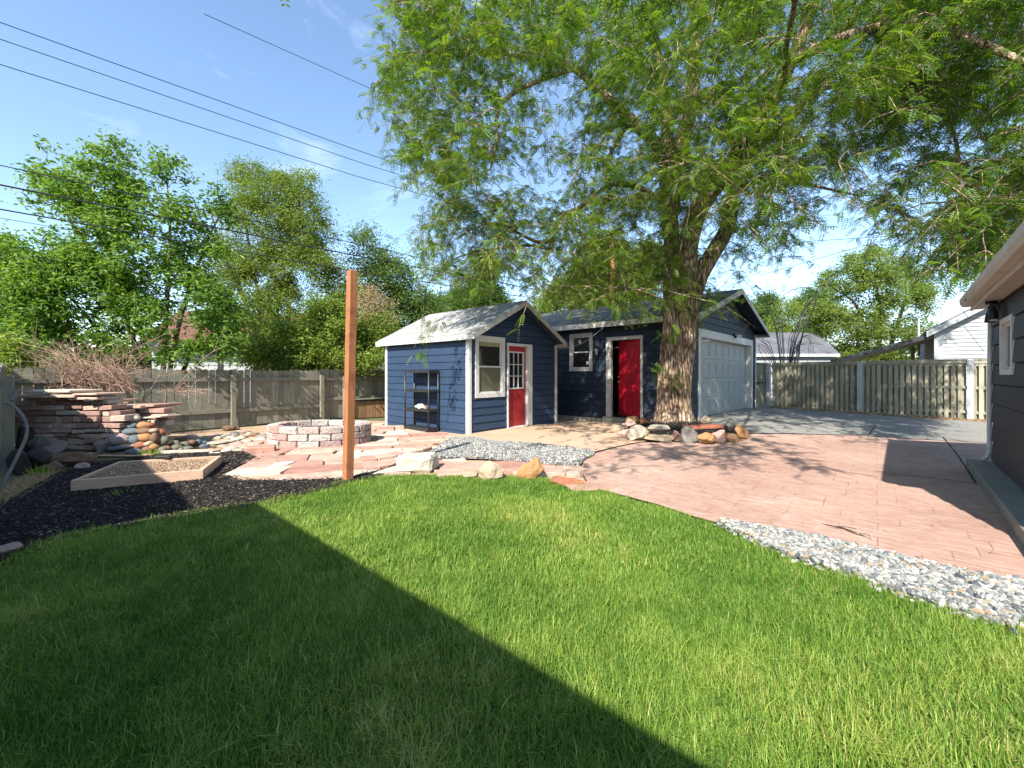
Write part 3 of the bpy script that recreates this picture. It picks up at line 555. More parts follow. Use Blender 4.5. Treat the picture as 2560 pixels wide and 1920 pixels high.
# ---------------------------------------------------------------- fences
def dogear(mb, p, U, N, w, z0, z1, t=.018, ear=.035):
    poly = [(0, z0), (w, z0), (w, z1-ear), (w-ear, z1), (ear, z1), (0, z1-ear)]; b = len(mb.v); mb.cr = random.random()
    for n in (0, t): mb.v += [(p.x+U.x*u+N.x*n, p.y+U.y*u+N.y*n, z) for u, z in poly]
    f = U.x*N.y-U.y*N.x > 0
    a = [b+i for i in range(6)]; c = [b+6+i for i in range(6)]
    mb.face(a if f else a[::-1]); mb.face(c[::-1] if f else c)
    for i in range(6): j = (i+1) % 6; q = (a[i], c[i], c[j], a[j]); mb.face(q if f else q[::-1])
FO = Vector((-7.08, 10.7)); FN = -B2                       # left fence runs along A2, seen from -B2 side
def left_fence():
    e = empty('picket_fence', (FO.x, FO.y, 0), 'long weathered dog ear picket fence along the back of the yard', 'fence', None)
    posts = [-5.2, -2.69, 0, 2.255, 3.05, 4.6]; t = -3.62
    ends = [-3.62, -2.69, 0, 2.255, 5.6]
    for a, b_ in zip(ends[:-1], ends[1:]):
        m = MB(); u = a
        while u < b_:
            p = FO+A2*u+B2*(.045+random.uniform(0, .006)); z1 = 1.48+random.uniform(-.025, .02)+(.03 if a > 2 else 0)
            dogear(m, p, A2, B2, .128, hz(p.x, p.y)+.03, z1); u += .128+random.choice((.004, .009, .016))
        m.build('picket_panel', m_fence, e)
        for z in ((1.225, .435) if a < 2 else (1.22, .62)):
            m = MB(); dz = random.uniform(-.02, .02); m.ob(V3(FO+A2*a, z-.045), V3(A2)*(b_-a), V3(B2)*.044, Z3*.09+V3(A2)*0); m.build('rail', m_fence, e)
    for u in (-2.69, 0, 2.255, 2.95):
        p = FO+A2*u; m = MB(); m.cb(V3(p-B2*.05, hz(p.x, p.y)-.1), .1, .09, 1.43, A2, True); m.build('post', m_fence, e, bevel=.004)
left_fence()
def low_boards():
    o = FO+A2*3.0-B2*.12; e = empty('low_board_screen', (o.x, o.y, 0), 'low brown board screen with a top ledge between the fence and the shed', 'fence')
    m = MB(); u = 0
    while u < 2.3: p = o+A2*u; m.cr = random.random(); m.cb(V3(p, hz(p.x, p.y)), .085, .02, .52+random.uniform(-.01, .01), A2, True); u += .1
    m.build('board_panel', m_newwood, e)
    m = MB(); m.ob(V3(o-A2*.1-B2*.07, .56), V3(A2)*2.4, V3(B2)*.14, Z3*.035); m.build('ledge', m_fence2, e)
    m = MB(); m.cb(V3(o+A2*.05-B2*.05, 0), .09, .07, 1.36, A2, True); m.build('post', m_newwood, e)
low_boards()
def tall_fence():                                  # taller gray fence beyond
    o = FO+A2*3.3+B2*2.2; e = empty('tall_gray_fence', (o.x, o.y, 0), 'taller silvery gray picket fence rising behind the corner beside the shed', 'fence')
    m = MB(); u = 0
    while u < 3.5: p = o+A2*u; dogear(m, p, A2, B2, .14, 0, 1.93+.02*math.sin(u*9)); u += .146
    m.build('picket_panel', MAT('silver_gray_wood', (.42, .38, .3), (.3, .27, .21), 4, .9, .5, .006, (9, 9, .8), 25, .15, .2), e)
    m = MB(); m.ob(V3(o-B2*.04, 1.5), V3(A2)*3.5, V3(B2)*.04, Z3*.09); m.build('rail', m_fence, e)
tall_fence()
SFP = Vector((-7.03, 5.88)); SFC = FO+A2*(-3.62)
def side_fence():
    e = empty('side_fence', (SFP.x, SFP.y, 0), 'short dark side fence meeting the back fence at the far left', 'fence')
    d = (SFC-SFP); L = d.length; d.normalize(); n = Vector((-d.y, d.x)); m = MB(); u = .1
    while u < L: dogear(m, SFP+d*u+n*.05, d, n, .125, .02, 1.5+random.uniform(-.02, .02)); u += .134
    m.build('picket_panel', m_fence, e)
    for z in (1.2, .45): m = MB(); m.ob(V3(SFP-n*.0, z), V3(d)*L, V3(n)*.044, Z3*.09); m.build('rail', m_fence, e)
    m = MB(); m.cb(V3(SFP, -.05), .13, .13, 1.38, A2, True); m.build('post', m_fence, e, bevel=.006)
side_fence()
RF0 = Vector((9.87, 16.2)); RD = Vector((3.63, -4.3)).normalized(); RN = Vector((-RD.y*-1, RD.x*-1)); RN = Vector((-.764, -.645))
def right_fence():
    e = empty('shadowbox_fence', (RF0.x, RF0.y, 0), 'olive gray board fence with cap rail across the driveway', 'fence')
    top = 1.79; ends = [.1, 2.74, 5.24, 7.75]
    for a, b_ in zip(ends[:-1], ends[1:]):
        m = MB(); u = a+.07; k = 0
        while u < b_-.12:
            p = RF0+RD*u; zb = hz(p.x, p.y)+.04; m.cr = random.random(); h = top-.1-zb-.02
            m.cb(V3(p+RN*.035, zb+random.uniform(-.01, .02)), .084, .018, h-.03, RD, True)
            p2 = p+RD*.0695; m.cr = random.random(); m.cb(V3(p2-RN*.055, zb+.02), .1, .018, h-.03, RD, True); u += .139; k += 1
        m.build('board_panel', m_fence2, e)
        for z in (1.62, .95, .24):
            m = MB(); g0 = hz(*(RF0+RD*a)); m.ob(V3(RF0+RD*a-RN*.045, z+g0*.5-.04), V3(RD)*(b_-a), V3(RN)*.068, Z3*.08); m.build('rail', m_fence2, e)
        m = MB(); m.ob(V3(RF0+RD*(a+.05)-RN*.07, top-.1), V3(RD)*(b_-a-.1), V3(RN)*.14, Z3*.075); m.ob(V3(RF0+RD*(a+.05)-RN*.085, top-.025), V3(RD)*(b_-a-.1), V3(RN)*.17, Z3*.03); m.build('cap_rail', m_fence2, e)
    for u in (-.02, 2.74, 5.24):
        p = RF0+RD*u+RN*.03; m = MB(); m.cb(V3(p, hz(p.x, p.y)-.05), .13, .15, top+.03-hz(p.x, p.y), RD, True); m.build('post', m_gpost, e, bevel=.004)
right_fence()
def side_gate():
    o = C0+GA*(GW+.05)-GB*.02; q = RF0-RD*.1; d = (q-o); L = d.length; d.normalize(); n = Vector((d.y, -d.x))
    e = empty('side_gate', (o.x, o.y, hz(*o)), 'narrow dark board gate between the garage corner and the fence post', 'gate')
    m = MB(); u = .03
    while u < L-.09: m.cr = random.random(); m.cb(V3(o+d*(u+.05), hz(*o)+.05), .098, .02, 1.6, d, True); u += .104
    m.build('board_panel', m_fence, e)
    m = MB(); m.ob(V3(o-n*.07, 1.72), V3(d)*L, V3(n)*.14, Z3*.06); m.build('cap_rail', m_fence, e)
    m = MB(); m.ob(V3(o+n*.03+d*-.12, 1.02), V3(d)*(L+.15), V3(n)*.02, Z3*.03); m.cb(V3(o+d*.1+n*.045, 1.0), .06, .03, .07, d, True); m.build('latch', m_blackm, e)
    m = MB(); m.ob(V3(o+n*.032+d*(L*.35), 1.18), V3(d)*.1, V3(n)*.006, Z3*.14); m.build('notice_plate', m_white, e)
side_gate()
# ---------------------------------------------------------------- dark gray house on the right
H0 = Vector((6.66, 5.84)); HL = 4.3
def right_house():
    e = empty('gray_house', (H0.x, H0.y, 0), 'dark gray lap sided house corner with beige gutter at the right edge', 'house')
    D = -HA; N = HB; WZ = 2.29; Wd = 6.5
    m = MB(); fl = lambda z: (0, HL)
    siding(m, H0, D, N, fl, .16, WZ, .262, .02, holes=[(.8, 1.435, 1.41, 1.97)])
    sl_ = .42
    def gp(z): k = max(0, (z-WZ)/sl_); return (k, Wd-k)
    siding(m, H0, -HB, HA, gp, .16, WZ+Wd/2*sl_-.1, .262, .02); siding(m, H0-HA*HL, -HB, -HA, gp, .16, WZ+Wd/2*sl_-.1, .262, .02); siding(m, H0-HB*Wd, D, -HB, fl, .16, WZ, .262, .02)
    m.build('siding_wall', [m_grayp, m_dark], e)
    m = MB(); lb(m, H0, D, N, 0, HL, -.3, .17, -Wd+.1, .0); m.build('foundation', m_conc, e)
    m = MB(); lb(m, H0, D, N, -.1, HL, -.3, .14, .0, .25); m.build('concrete_ledge', m_conc, e, bevel=.008)
    window(e, H0, D, N, .74, 1.495, 1.345, 2.035, .065, m_white, hung=False)
    # roof, soffit and gutter
    ez = 2.42; pz = ez+(Wd/2+.25)*sl_
    for s in (0, 1):
        u = .23 if s == 0 else -(Wd+.23); a = V3(H0+HB*u+HA*.12, ez); b_ = V3(H0+HB*u-HA*HL, ez); c = V3(H0-HB*Wd/2-HA*HL, pz); d = V3(H0-HB*Wd/2+HA*.12, pz)
        m = MB(); slab(m, a, b_, c, d, .035); m.build('roof', m_grayroof, e, uv=((HA.x, HA.y, 0), tuple((d-a).normalized())))
    m = MB(); lb(m, H0, D, N, -.12, HL, WZ-.012, WZ+.006, -.03, .2); m.build('soffit', m_beige, e)
    m = MB(); lb(m, H0, D, N, -.12, HL, WZ-.03, ez-.04, .185, .205)
    m.build('fascia', m_beige, e)
    m = MB(); p0 = H0+HB*.21+HA*.14; prof = [(0, 0), (.075, 0), (.1, .05), (.105, .115), (.095, .115), (.088, .055), (.068, .012), (.012, .012), (.012, .115), (0, .115)]
    b = len(m.v)
    for q in (0, HL+.14):
        m.v += [tuple(V3(p0-HA*q+HB*x, WZ+.03+z)) for x, z in prof]
    n = len(prof)
    for i in range(n): j = (i+1) % n; m.face((i, j, n+j, n+i))
    m.face(list(range(n))[::-1]); m.face(list(range(n, 2*n))); m.build('gutter', m_beige, e)
    m = MB(); pts = [V3(H0+HB*.02+HA*.03, 2.2), V3(H0+HB*.03+HA*.03, 1.2), V3(H0+HB*.03+HA*.03, .3), V3(H0+HB*.05+HA*.03, .2), V3(H0+HB*.1+HA*.03, .15)]
    m.tube(pts, .028, 10); m.build('downspout', m_white, e, smooth=True)
    m = MB()
    for q in range(3): m.tube([V3(H0-HA*(.75+.02*q)+HB*.03, 2.24), V3(H0-HA*.4+HB*.04, 2.16-.05*q), V3(H0-HA*.1+HB*.05, 2.1+.03*q), V3(H0-HA*.02+HB*.05, 2.2)], .008, 6)
    m.build('cable', m_blackm, e)
right_house()
p = V3(H0-HA*.78+HB*.1, 2.275)
flood('', p, -Z3, V3(-HA), 'floodlight', m_blackm, m_blackm, 'black floodlight hanging under the eave of the gray house')
# ---------------------------------------------------------------- main house behind the camera (its eaves shade the lawn)
def main_house():
    P1 = Vector((-4.01, 1.35)); D = Vector((.748, -.664)); N = Vector((.664, .748)); e = empty('main_house', (P1.x, P1.y, 0), 'low dark house behind the lawn that shades the grass', 'house')
    O = P1-N*.45; Lg = 12; Wd = 6
    m = MB(); fl = lambda z: (0, Lg); siding(m, O+D*.3, D, N, fl, 0, 2.95, .2); siding(m, O+D*.3-N*Wd, D, -N, fl, 0, 2.95, .2)
    siding(m, O+D*.3, -N, -D, lambda z: (0, Wd), 0, 2.95, .2); siding(m, O+D*(Lg+.3), -N, D, lambda z: (0, Wd), 0, 2.95, .2)
    O2 = Vector((-4.53, 1.18))-Vector((.685, .728))*.4; D2 = Vector((-.728, .685)); N2 = Vector((.685, .728)); L2 = 6.3
    siding(m, O2, D2, N2, lambda z: (0, L2), 0, 2.95, .2); siding(m, O2+D2*L2, -N2, D2, lambda z: (0, 5), 0, 2.95, .2); siding(m, O2, -N2, -D2, lambda z: (0, 5), 0, 2.95, .2); siding(m, O2-N2*5, D2, -N2, lambda z: (0, L2), 0, 2.95, .2)
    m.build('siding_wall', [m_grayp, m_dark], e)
    for o, d, n, l, w in ((P1, D, N, Lg+.6, Wd+.9), (Vector((-4.53, 1.18)), D2, N2, L2+.3, 5.8)):
        c = o-n*w/2; r = c+d*w/2*0
        for s in (0, 1):
            m = MB(); a = V3(o if s == 0 else o-n*w, 3.0); slab(m, a, a+V3(d)*l, V3(c+d*l, 3.0+w/2*.35), V3(c, 3.0+w/2*.35), .08); m.build('roof', m_garroof, e, uv=((d.x, d.y, 0), (n.x, n.y, .35)))
        for q in (0, l): m = MB(); x = o+d*q; m.poly([V3(x, 2.93), V3(x-n*w, 2.93), V3(c+d*q, 2.93+w/2*.35)]); m.build('gable_end', m_grayp, e)
    window(e, O+D*.3, D, N, 2, 3.2, .9, 2.1, .09, m_white); window(e, O+D*.3, D, N, 7, 8.6, .9, 2.1, .09, m_white)
main_house()
# ---------------------------------------------------------------- neighbours
def nb_gray():
    Y = 24.; a = at(1850, 905, Y); b_ = at(2086, 905, Y); z0 = at(0, 884, Y).z; zr = at(0, 838, Y+2.6).z+.1
    e = empty('neighbour_garage', (a.x, Y, 0), 'white neighbouring garage with a plain gray roof beyond the gate', 'garage')
    U = Vector((1, 0)); Bk = Vector((.22, .97)).normalized(); W_ = b_.x-a.x; m = MB(); O = Vector((a.x, Y)); dp = 5.2
    siding(m, O, U, -Bk, lambda z: (0, W_), 0, z0, .2, .02)
    def gp(z): k = max(0, (z-z0)/(zr-z0))*dp/2; return (k, dp-k)
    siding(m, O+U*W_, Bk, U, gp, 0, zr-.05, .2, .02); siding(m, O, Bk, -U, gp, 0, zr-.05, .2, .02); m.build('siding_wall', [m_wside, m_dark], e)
    for s in (0, 1):
        q = O+(Bk*dp if s else Bk*0)+Bk*(.2 if s else -.2); m = MB(); p0 = V3(q-U*.2, z0); p1 = V3(q+U*(W_+.2), z0); c = V3(O+Bk*dp/2+U*(W_+.2), zr+.06); d = V3(O+Bk*dp/2-U*.2, zr+.06)
        slab(m, p0, p1, c, d, .05); m.build('roof', m_grayroof, e, uv=((1, 0, 0), tuple((d-p0).normalized())))
    m = MB(); m.ob(V3(O-U*.2-Bk*.23, z0-.18), V3(U)*(W_+.4), V3(Bk)*.03, Z3*.16); m.build('fascia', m_white, e)
nb_gray()
def nb_white():
    Y = 16.6; a = at(2337, 940, Y); e = empty('white_house', (a.x, Y, 0), 'white lap sided neighbouring house with a gable end and a small window', 'house')
    U = Vector((.757, -.653)).normalized(); N = Vector((-.653, -.757)).normalized(); O = Vector((a.x, Y)); zE = CH+(HZ-822)/F_*Y; W_ = 9.; sl_ = .62
    def gp(z): k = max(0, (z-zE)/sl_); return (k, W_-k)
    wu = (1.75, 3.1); wz = (CH+(HZ-893)/F_*Y, CH+(HZ-836)/F_*Y); m = MB(); siding(m, O, U, N, gp, 0, zE+W_/2*sl_-.1, .15, .02, holes=[(wu[0]+.05, wu[1]-.05, wz[0]+.05, wz[1]-.05)]); siding(m, O, -N, -U, lambda z: (0, 8), 0, zE, .15, .02); siding(m, O+U*W_, -N, U, lambda z: (0, 8), 0, zE, .15, .02)
    m.build('siding_wall', [m_wside, m_dark], e); window(e, O, U, N, wu[0], wu[1], wz[0], wz[1], .16, m_white, hung=False, sash=.03)
    pk = V3(O+U*W_/2, zE+W_/2*sl_+.12)
    for s in (0, 1):
        q = O+U*(-.25 if s == 0 else W_+.25); m = MB(); p0 = V3(q+N*.3, zE-.05); slab(m, p0, p0-V3(N)*8.5, pk-V3(N)*8.2, pk+V3(N)*.3, .05); m.build('roof', m_grayroof, e, uv=((-N.x, -N.y, 0), tuple((pk-p0).normalized())))
        m = MB(); x0 = p0+V3(N)*.0-Z3*.05; x1 = pk+V3(N)*.3-Z3*.05; vs = [x0, x1, x1-Z3*.24, x0-Z3*.24]; bse = len(m.v); m.v += [tuple(v) for v in vs]+[tuple(v-V3(N)*.04) for v in vs]
        for f in ((0, 1, 2, 3), (7, 6, 5, 4), (0, 4, 5, 1), (2, 6, 7, 3), (3, 7, 4, 0)): m.face([bse+i for i in f])
        m.build('rake_board', m_wside, e)
    m = MB(); lb(m, O, U, N, -.02, .22, 0, zE-.1, .001, .03); m.build('corner_board', m_wside, e)
    # patio roof
    t0 = V3(O+N*.05, CH+(HZ-833)/F_*Y); t1 = V3(O-U*3.26+N*.05, 1.95); bk = V3(-N)*4.5
    m = MB(); slab(m, t1, t1+bk, t0+bk, t0, .14); m.build('patio_roof', m_beige, e); 
    m = MB(); m.ob(t1-Z3*.02+Vector((-.03, -.0, -.13)), (t0-t1), V3(N)*.03, Z3*.17); m.build('patio_roof_fascia', m_grayp, e)
    m = MB(); m.cb(V3(O-U*.5-N*2.5, 0), .12, .12, 2.6, U, True); m.build('patio_post', m_found, e)
    m = MB(); c = at(2297, 790, Y+3); m.tube([Vector((c.x, c.y, 2.2)), c], .04, 8); m.tube([c-Z3*.02, c+Z3*.06, c+Z3*.1], [.08, .07, .02], 10); m.build('vent_pipe', m_metal, e)
nb_white()
def nb_red():
    Y = 19.; e = empty('red_roof_house', (at(500, 900, Y).x, Y, 0), 'pale gray neighbouring house with a red shingle roof behind the trees', 'house')
    a = at(380, 900, Y); b_ = at(800, 900, Y); ze = at(0, 855, Y).z; zr = at(0, 782, Y+4).z; O = Vector((a.x, Y)); U = Vector((.95, .3)).normalized(); N = Vector((.3, -.95)).normalized(); W_ = 8.2
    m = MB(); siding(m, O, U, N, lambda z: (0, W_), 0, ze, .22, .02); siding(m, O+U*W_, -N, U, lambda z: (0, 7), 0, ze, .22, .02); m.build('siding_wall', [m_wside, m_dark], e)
    m = MB(); q = O-U*.3+N*.5; p0 = V3(q, ze); p1 = V3(q+U*(W_+.6), ze); slab(m, p0, p1, V3(q+U*(W_+.6)-N*4, zr), V3(q-N*4, zr), .06); m.build('roof', m_redroof, e, uv=((U.x, U.y, 0), (-N.x*.9, -N.y*.9, .3)))
    m = MB(); m.ob(V3(q, ze-.26), V3(U)*(W_+.6), V3(N)*.03, Z3*.24); m.build('fascia', m_grayp, e)
    m = MB(); lb(m, O, U, N, 2.55, 2.75, 0, ze-.02, .02, .06); m.build('trim_board', m_grayp, e)
nb_red()
# ---------------------------------------------------------------- rocks
_ico = bmesh.new(); bmesh.ops.create_icosphere(_ico, subdivisions=3, radius=1); ICO3 = ([v.co.copy() for v in _ico.verts], [[v.index for v in f.verts] for f in _ico.faces]); _ico.free()
_ico = bmesh.new(); bmesh.ops.create_icosphere(_ico, subdivisions=1, radius=1); ICO1 = (np.array([v.co[:] for v in _ico.verts]), np.array([[v.index for v in f.verts] for f in _ico.faces])); _ico.free()
def rock(name, c, size, mat, label, cat='rock', group=None, rot=0., rough=.08, angular=0, tilt=(0, 0), seed=None):
    """c = centre of the base in the world, size = full x,y,z. angular>0 cuts facets into it"""
    rs = random.Random(seed if seed is not None else (c[0]*91+c[1]*37)); off = Vector((rs.uniform(0, 50), rs.uniform(0, 50), 3)); vs = []
    planes = [(Vector((rs.gauss(0, 1), rs.gauss(0, 1), rs.gauss(0, 1))).normalized(), rs.uniform(.42, .72)) for _ in range(angular)]
    for v in ICO3[0]:
        p = v.copy()
        for n, d in planes:
            k = p.dot(n)
            if k > d: p -= n*(k-d)
        s = 1+rough*2*(noise.noise(v*1.2+off))+rough*.8*noise.noise(v*3.3+off)+(rough*.4*noise.noise(v*8+off) if angular else 0)
        p = p*s
        p = Vector((p.x*size[0]/2, p.y*size[1]/2, p.z*size[2]/2)); vs.append(p)
    from mathutils import Euler
    R = Euler((tilt[0], tilt[1], rot)).to_matrix(); vs = [R @ p for p in vs]; zmin = min(p.z for p in vs); c = Vector(c)
    me = bpy.data.meshes.new(name); me.from_pydata([tuple(p+c+Vector((0, 0, size[2]/2))) for p in vs], [], ICO3[1]); me.update()
    me.polygons.foreach_set('use_smooth', [not angular]*len(ICO3[1]))
    o = link_mesh(me, name, mat, None, c); return tag(o, label, cat, group)
def bsize(px, w, h, Y): return w*Y/F_, h*Y/F_
# ring of boulders round the tree: px, py(centre), w, h, colour, label, angular
ring = [(1549, 1073, 38, 27, 'tan', 'tan wedge shaped boulder at the left end of the tree ring', 6), (1565, 1082, 30, 20, 'pink', 'pinkish boulder beside the tan wedge in the tree ring', 4),
 (1596, 1086, 42, 40, 'cream', 'big pale cream boulder at the front left of the tree ring', 6), (1616, 1084, 18, 26, 'orange', 'narrow tan stone squeezed beside the big cream boulder', 4),
 (1653, 1097, 66, 22, 'tan', 'wide brown base stone carrying the flat cream slab', 5), (1694, 1090, 24, 28, 'pink', 'upright pink block in the front of the tree ring', 7),
 (1730, 1091, 47, 38, 'gray', 'largest gray lichened boulder in the front of the tree ring', 6), (1772, 1097, 36, 34, 'orange', 'rough tan boulder right of the large gray boulder', 9),
 (1803, 1093, 36, 33, 'pink', 'pink brown angular boulder in the right front of the tree ring', 8), (1836, 1095, 34, 25, 'brown', 'brown low boulder near the right end of the tree ring', 8),
 (1857, 1082, 28, 38, 'orange', 'round dark tan boulder at the right end of the tree ring', 6)]
for px, py, w, h, c, lab, ang in ring:
    g = G(px, py+h/2); W_, H_ = bsize(px, w, h, g.y); rock('boulder', g+Vector((0, W_*.3, -.03)), (W_*1.22, W_*.95, H_*1.2), RM[c], lab, 'boulder', 'boulders ringing the big tree', random.uniform(-.3, .3), .1, ang)
g = G(1653, 1107); rock('boulder', Vector((g.x, g.y+.25, g.z+.2)), (.62, .4, .13), RM['cream'], 'flat pale cream slab lying on top in the tree ring', 'boulder', 'boulders ringing the big tree', .1, .07, 4)
back = [(1758, 1052, 36, 30, 'tan', 'tan pointed boulder behind the red slab right of the trunk', 10.1, 6), (1826, 1060, 36, 28, 'gray', 'round gray boulder at the back right of the tree ring', 9.9, 4),
 (1582, 1046, 36, 20, 'orange', 'tan boulder at the back left of the tree ring by the door step', 10.6, 5), (1575, 1056, 27, 18, 'pink', 'pink boulder in front of the back left tan boulder', 10.2, 4), (1560, 1063, 18, 12, 'pink', 'smallest pink stone at the left back of the tree ring', 10., 4), (1609, 1047, 28, 14, 'rust', 'low reddish stone just left of the tree trunk', 10.5, 5)]
for px, py, w, h, c, lab, Y, ang in back:
    p = at(px, py+h/2, Y); W_, H_ = bsize(px, w, h, Y); zb = hz(p.x, p.y); rock('boulder', Vector((p.x, Y, zb-.02)), (W_*1.05, W_*.8, max(.1, p.z-zb+H_+.02)), RM[c], lab, 'boulder', 'boulders ringing the big tree', random.uniform(-.3, .3), .1, ang)
m = MB(); a = at(1724, 1076, 9.35); m.ob(a, Vector((.82, .12, .03)), Vector((-.06, .3, 0)), Z3*.075); o = m.build('stone_slab', RM['red'], base=True, bevel=.012); tag(o, 'long thin red sandstone slab laid across the boulders right of the trunk', 'stone slab')
for k, px in enumerate((1788, 1806)):
    m = MB(); a = at(px-8, 1066, 10.0); m.ob(Vector((a.x, 10., .02)), Vector((.15, -.02, 0)), Vector((.03, .2, 0)), Z3*.17); o = m.build('paver_block', RM['slate'], base=True, bevel=.01); tag(o, ['left', 'right'][k]+' of two gray blocks standing behind the red slab', 'paver block')
# mound of mulch in the tree ring
TB = Vector((4.0, 10.46))
mound = [(4.0+1.5*math.cos(a)*(1 if math.cos(a) < 0 else 1.05), 9.95+.95*math.sin(a)) for a in [2*math.pi*i/40 for i in range(40)]]
bm = bmesh.new(); cv = bm.verts.new((4.0, 10.2, .2)); prev = [cv]*40; rings = []
for q in (.35, .7, 1.): rings.append([bm.verts.new((4.0+(x-4.0)*q, 9.95+(y-9.95)*q+(1-q)*.25, .2-.17*q*q)) for x, y in mound])
for i in range(40):
    j = (i+1) % 40; bm.faces.new((cv, rings[0][i], rings[0][j]))
    for a, b_ in zip(rings[:-1], rings[1:]): bm.faces.new((a[i], b_[i], b_[j], a[j]))
me = bpy.data.meshes.new('tree_ring_soil'); bm.to_mesh(me); bm.free(); tag(link_mesh(me, 'tree_ring_soil', m_mulchb), kind='structure')
# lawn edge rocks
def wblock():
    g = G(1038, 1183); m = MB(); m.ob(Vector((g.x-.26, g.y-.02, 0)), Vector((.5, .0, 0)), Vector((.03, .32, 0)), Z3*.23)
    o = m.build('stone_block', RM['white'], base=True, bevel=.035); bm = bmesh.new(); bm.from_mesh(o.data); bmesh.ops.subdivide_edges(bm, edges=bm.edges[:], cuts=3, use_grid_fill=True)
    for v in bm.verts: v.co += Vector((noise.noise(v.co*7), noise.noise(v.co*7+Vector((5, 0, 0))), noise.noise(v.co*7+Vector((0, 9, 0)))))*.028
    bm.to_mesh(o.data); bm.free(); tag(o, 'big bright white stone block at the lawn edge left of the gravel', 'stone block')
wblock()
def pointed(px, pyb, w, h, lean, lab, mat, tip=.3):
    g = G(px, pyb); W_, H_ = bsize(px, w, h, g.y); bm = bmesh.new(); bmesh.ops.create_icosphere(bm, subdivisions=3, radius=1); off = Vector((px, 0, 0))
    for v in bm.verts:
        t = (v.co.z+1)/2; s = (1-t)**.7*1.05+tip*t; n = noise.noise(v.co*1.8+off)*.3+noise.noise(v.co*5+off)*.13
        v.co = Vector((v.co.x*W_*.5*(s+n*.7)*1.1+lean*t*W_*.5, v.co.y*W_*.32*(s+n*.6)*1.1, t*H_*1.08*(1+n*.1)-.03))
    me = bpy.data.meshes.new('boulder'); bm.to_mesh(me); bm.free()
    for v in me.vertices: v.co += g+Vector((0, .08, 0))
    o = link_mesh(me, 'boulder', mat, None, g); tag(o, lab, 'boulder')
pointed(1228, 1202, 74, 50, -.1, 'broad tan pointed rock standing at the lawn edge', RM['tan'], .22)
pointed(1314, 1200, 78, 56, .75, 'sharp leaning brown rock standing at the lawn edge right of the broad one', RM['orange'], .12)
g = G(1420, 1214); rock('boulder', g+Vector((0, .03, -.02)), (.56, .2, .13), RM['rust'], 'low reddish rock at the right end of the lawn edge', 'boulder', None, -.25, .12, 6)
g = G(1180, 1196); rock('boulder', g+Vector((0, .05, -.02)), (.3, .2, .1), RM['tan'], 'small tan rock left of the pointed rocks', 'boulder', None, -.25, .12, 6)
g = G(4, 1390); rock('boulder', g+Vector((-.04, .06, -.02)), (.2, .16, .1), RM['pink'], 'pink stone at the far left where lawn meets mulch', 'boulder', None, 0, .1, 6)
# ---------------------------------------------------------------- flagstones
def flags():
    pol = [p for p in dirt_poly]; m = MB(); rr = random.Random(3); U = Vector((.97, .24)); Vv = Vector((-.24, .97)); bed_ex = PX([(150, 1240), (510, 1205), (570, 1130), (300, 1140)])
    blocks = [(-3.82, 8.45, 1.15, .95)]
    v = -1.
    while v < 14:
        hrow = rr.uniform(.26, .5); u = -10-rr.random()
        while u < 6:
            w = rr.uniform(.35, .95); c = U*(u+w/2)+Vv*(v+hrow/2)
            if in_poly(np.array([c.x]), np.array([c.y]), pol)[0] and not in_poly(np.array([c.x]), np.array([c.y]), mulch_poly)[0] and not in_poly(np.array([c.x]), np.array([c.y]), grav_poly)[0] and rr.random() > .1 and c.y < 11.6 and (c.x+3.82)**2/1.1+(c.y-8.45)**2/.7 > .6 and (c.x > -5.6 or c.y < 7.0) and not (((c.x-S0.x)*A2.x+(c.y-S0.y)*A2.y) > -.1 and ((c.x-S0.x)*B2.x+(c.y-S0.y)*B2.y) > -.1):
                g_ = rr.uniform(.008, .03); j = lambda: rr.uniform(-.05, .05)
                base = [(u+g_, v+g_), (u+w*.5, v+g_), (u+w-g_, v+g_), (u+w-g_, v+hrow-g_), (u+w*.5, v+hrow-g_), (u+g_, v+hrow-g_)]
                pts = [U*(a+j())+Vv*(b_+j()*.5) for a, b_ in base]; zc = hz(c.x, c.y); t = rr.uniform(.01, .03)
                m.cr = rr.random()**1.0; b = len(m.v); n = 6
                tilt = (rr.uniform(-.012, .012), rr.uniform(-.012, .012)); raised = .07 if (c.y > 6.75+.0*c.x and c.x < -1.0 and c.y < 8.2) else .0
                top = [V3(p, zc+t+raised*0+(p-c).x*tilt[0]+(p-c).y*tilt[1]+.008) for p in pts]
                m.v += [tuple(p-Z3*.05) for p in top]+[tuple(p) for p in top]; m.face([b+n+i for i in range(n)])
                for i in range(n): k = (i+1) % n; m.face((b+i, b+k, b+n+k, b+n+i))
            u += w
        v += hrow
    tag(m.build('flagstone_paving', m_flag, bevel=.004), kind='structure')
flags()
def pline_block(name, pts_px, depth, h, mat, lab, cat, group=None, z=0, cr=.5):
    P = [G(*p) for p in pts_px]; m = MB(); m.cr = cr; q = [(p.x, p.y) for p in P]; g = hz(P[0].x, P[0].y); m.prism(q, g-.03, g+h+z); return tag(m.build(name, mat, base=True, bevel=.008), lab, cat, group)
edge = [([(1085, 1158), (1175, 1160), (1195, 1176), (1100, 1178)], .3), ([(1178, 1160), (1245, 1163), (1262, 1180), (1198, 1177)], .5), ([(1250, 1163), (1330, 1166), (1340, 1184), (1266, 1181)], .2), ([(1334, 1167), (1405, 1172), (1412, 1190), (1345, 1185)], .35), ([(1409, 1172), (1446, 1174), (1452, 1194), (1417, 1191)], .6)]
for i, (q, c) in enumerate(edge): pline_block('edging_slab', q, .1, .035, m_flag, ['first', 'second', 'third', 'fourth', 'fifth'][i]+' from the left of the flat sandstone slabs edging the gravel bed', 'paving slab', 'sandstone slabs edging the gravel bed', cr=c)
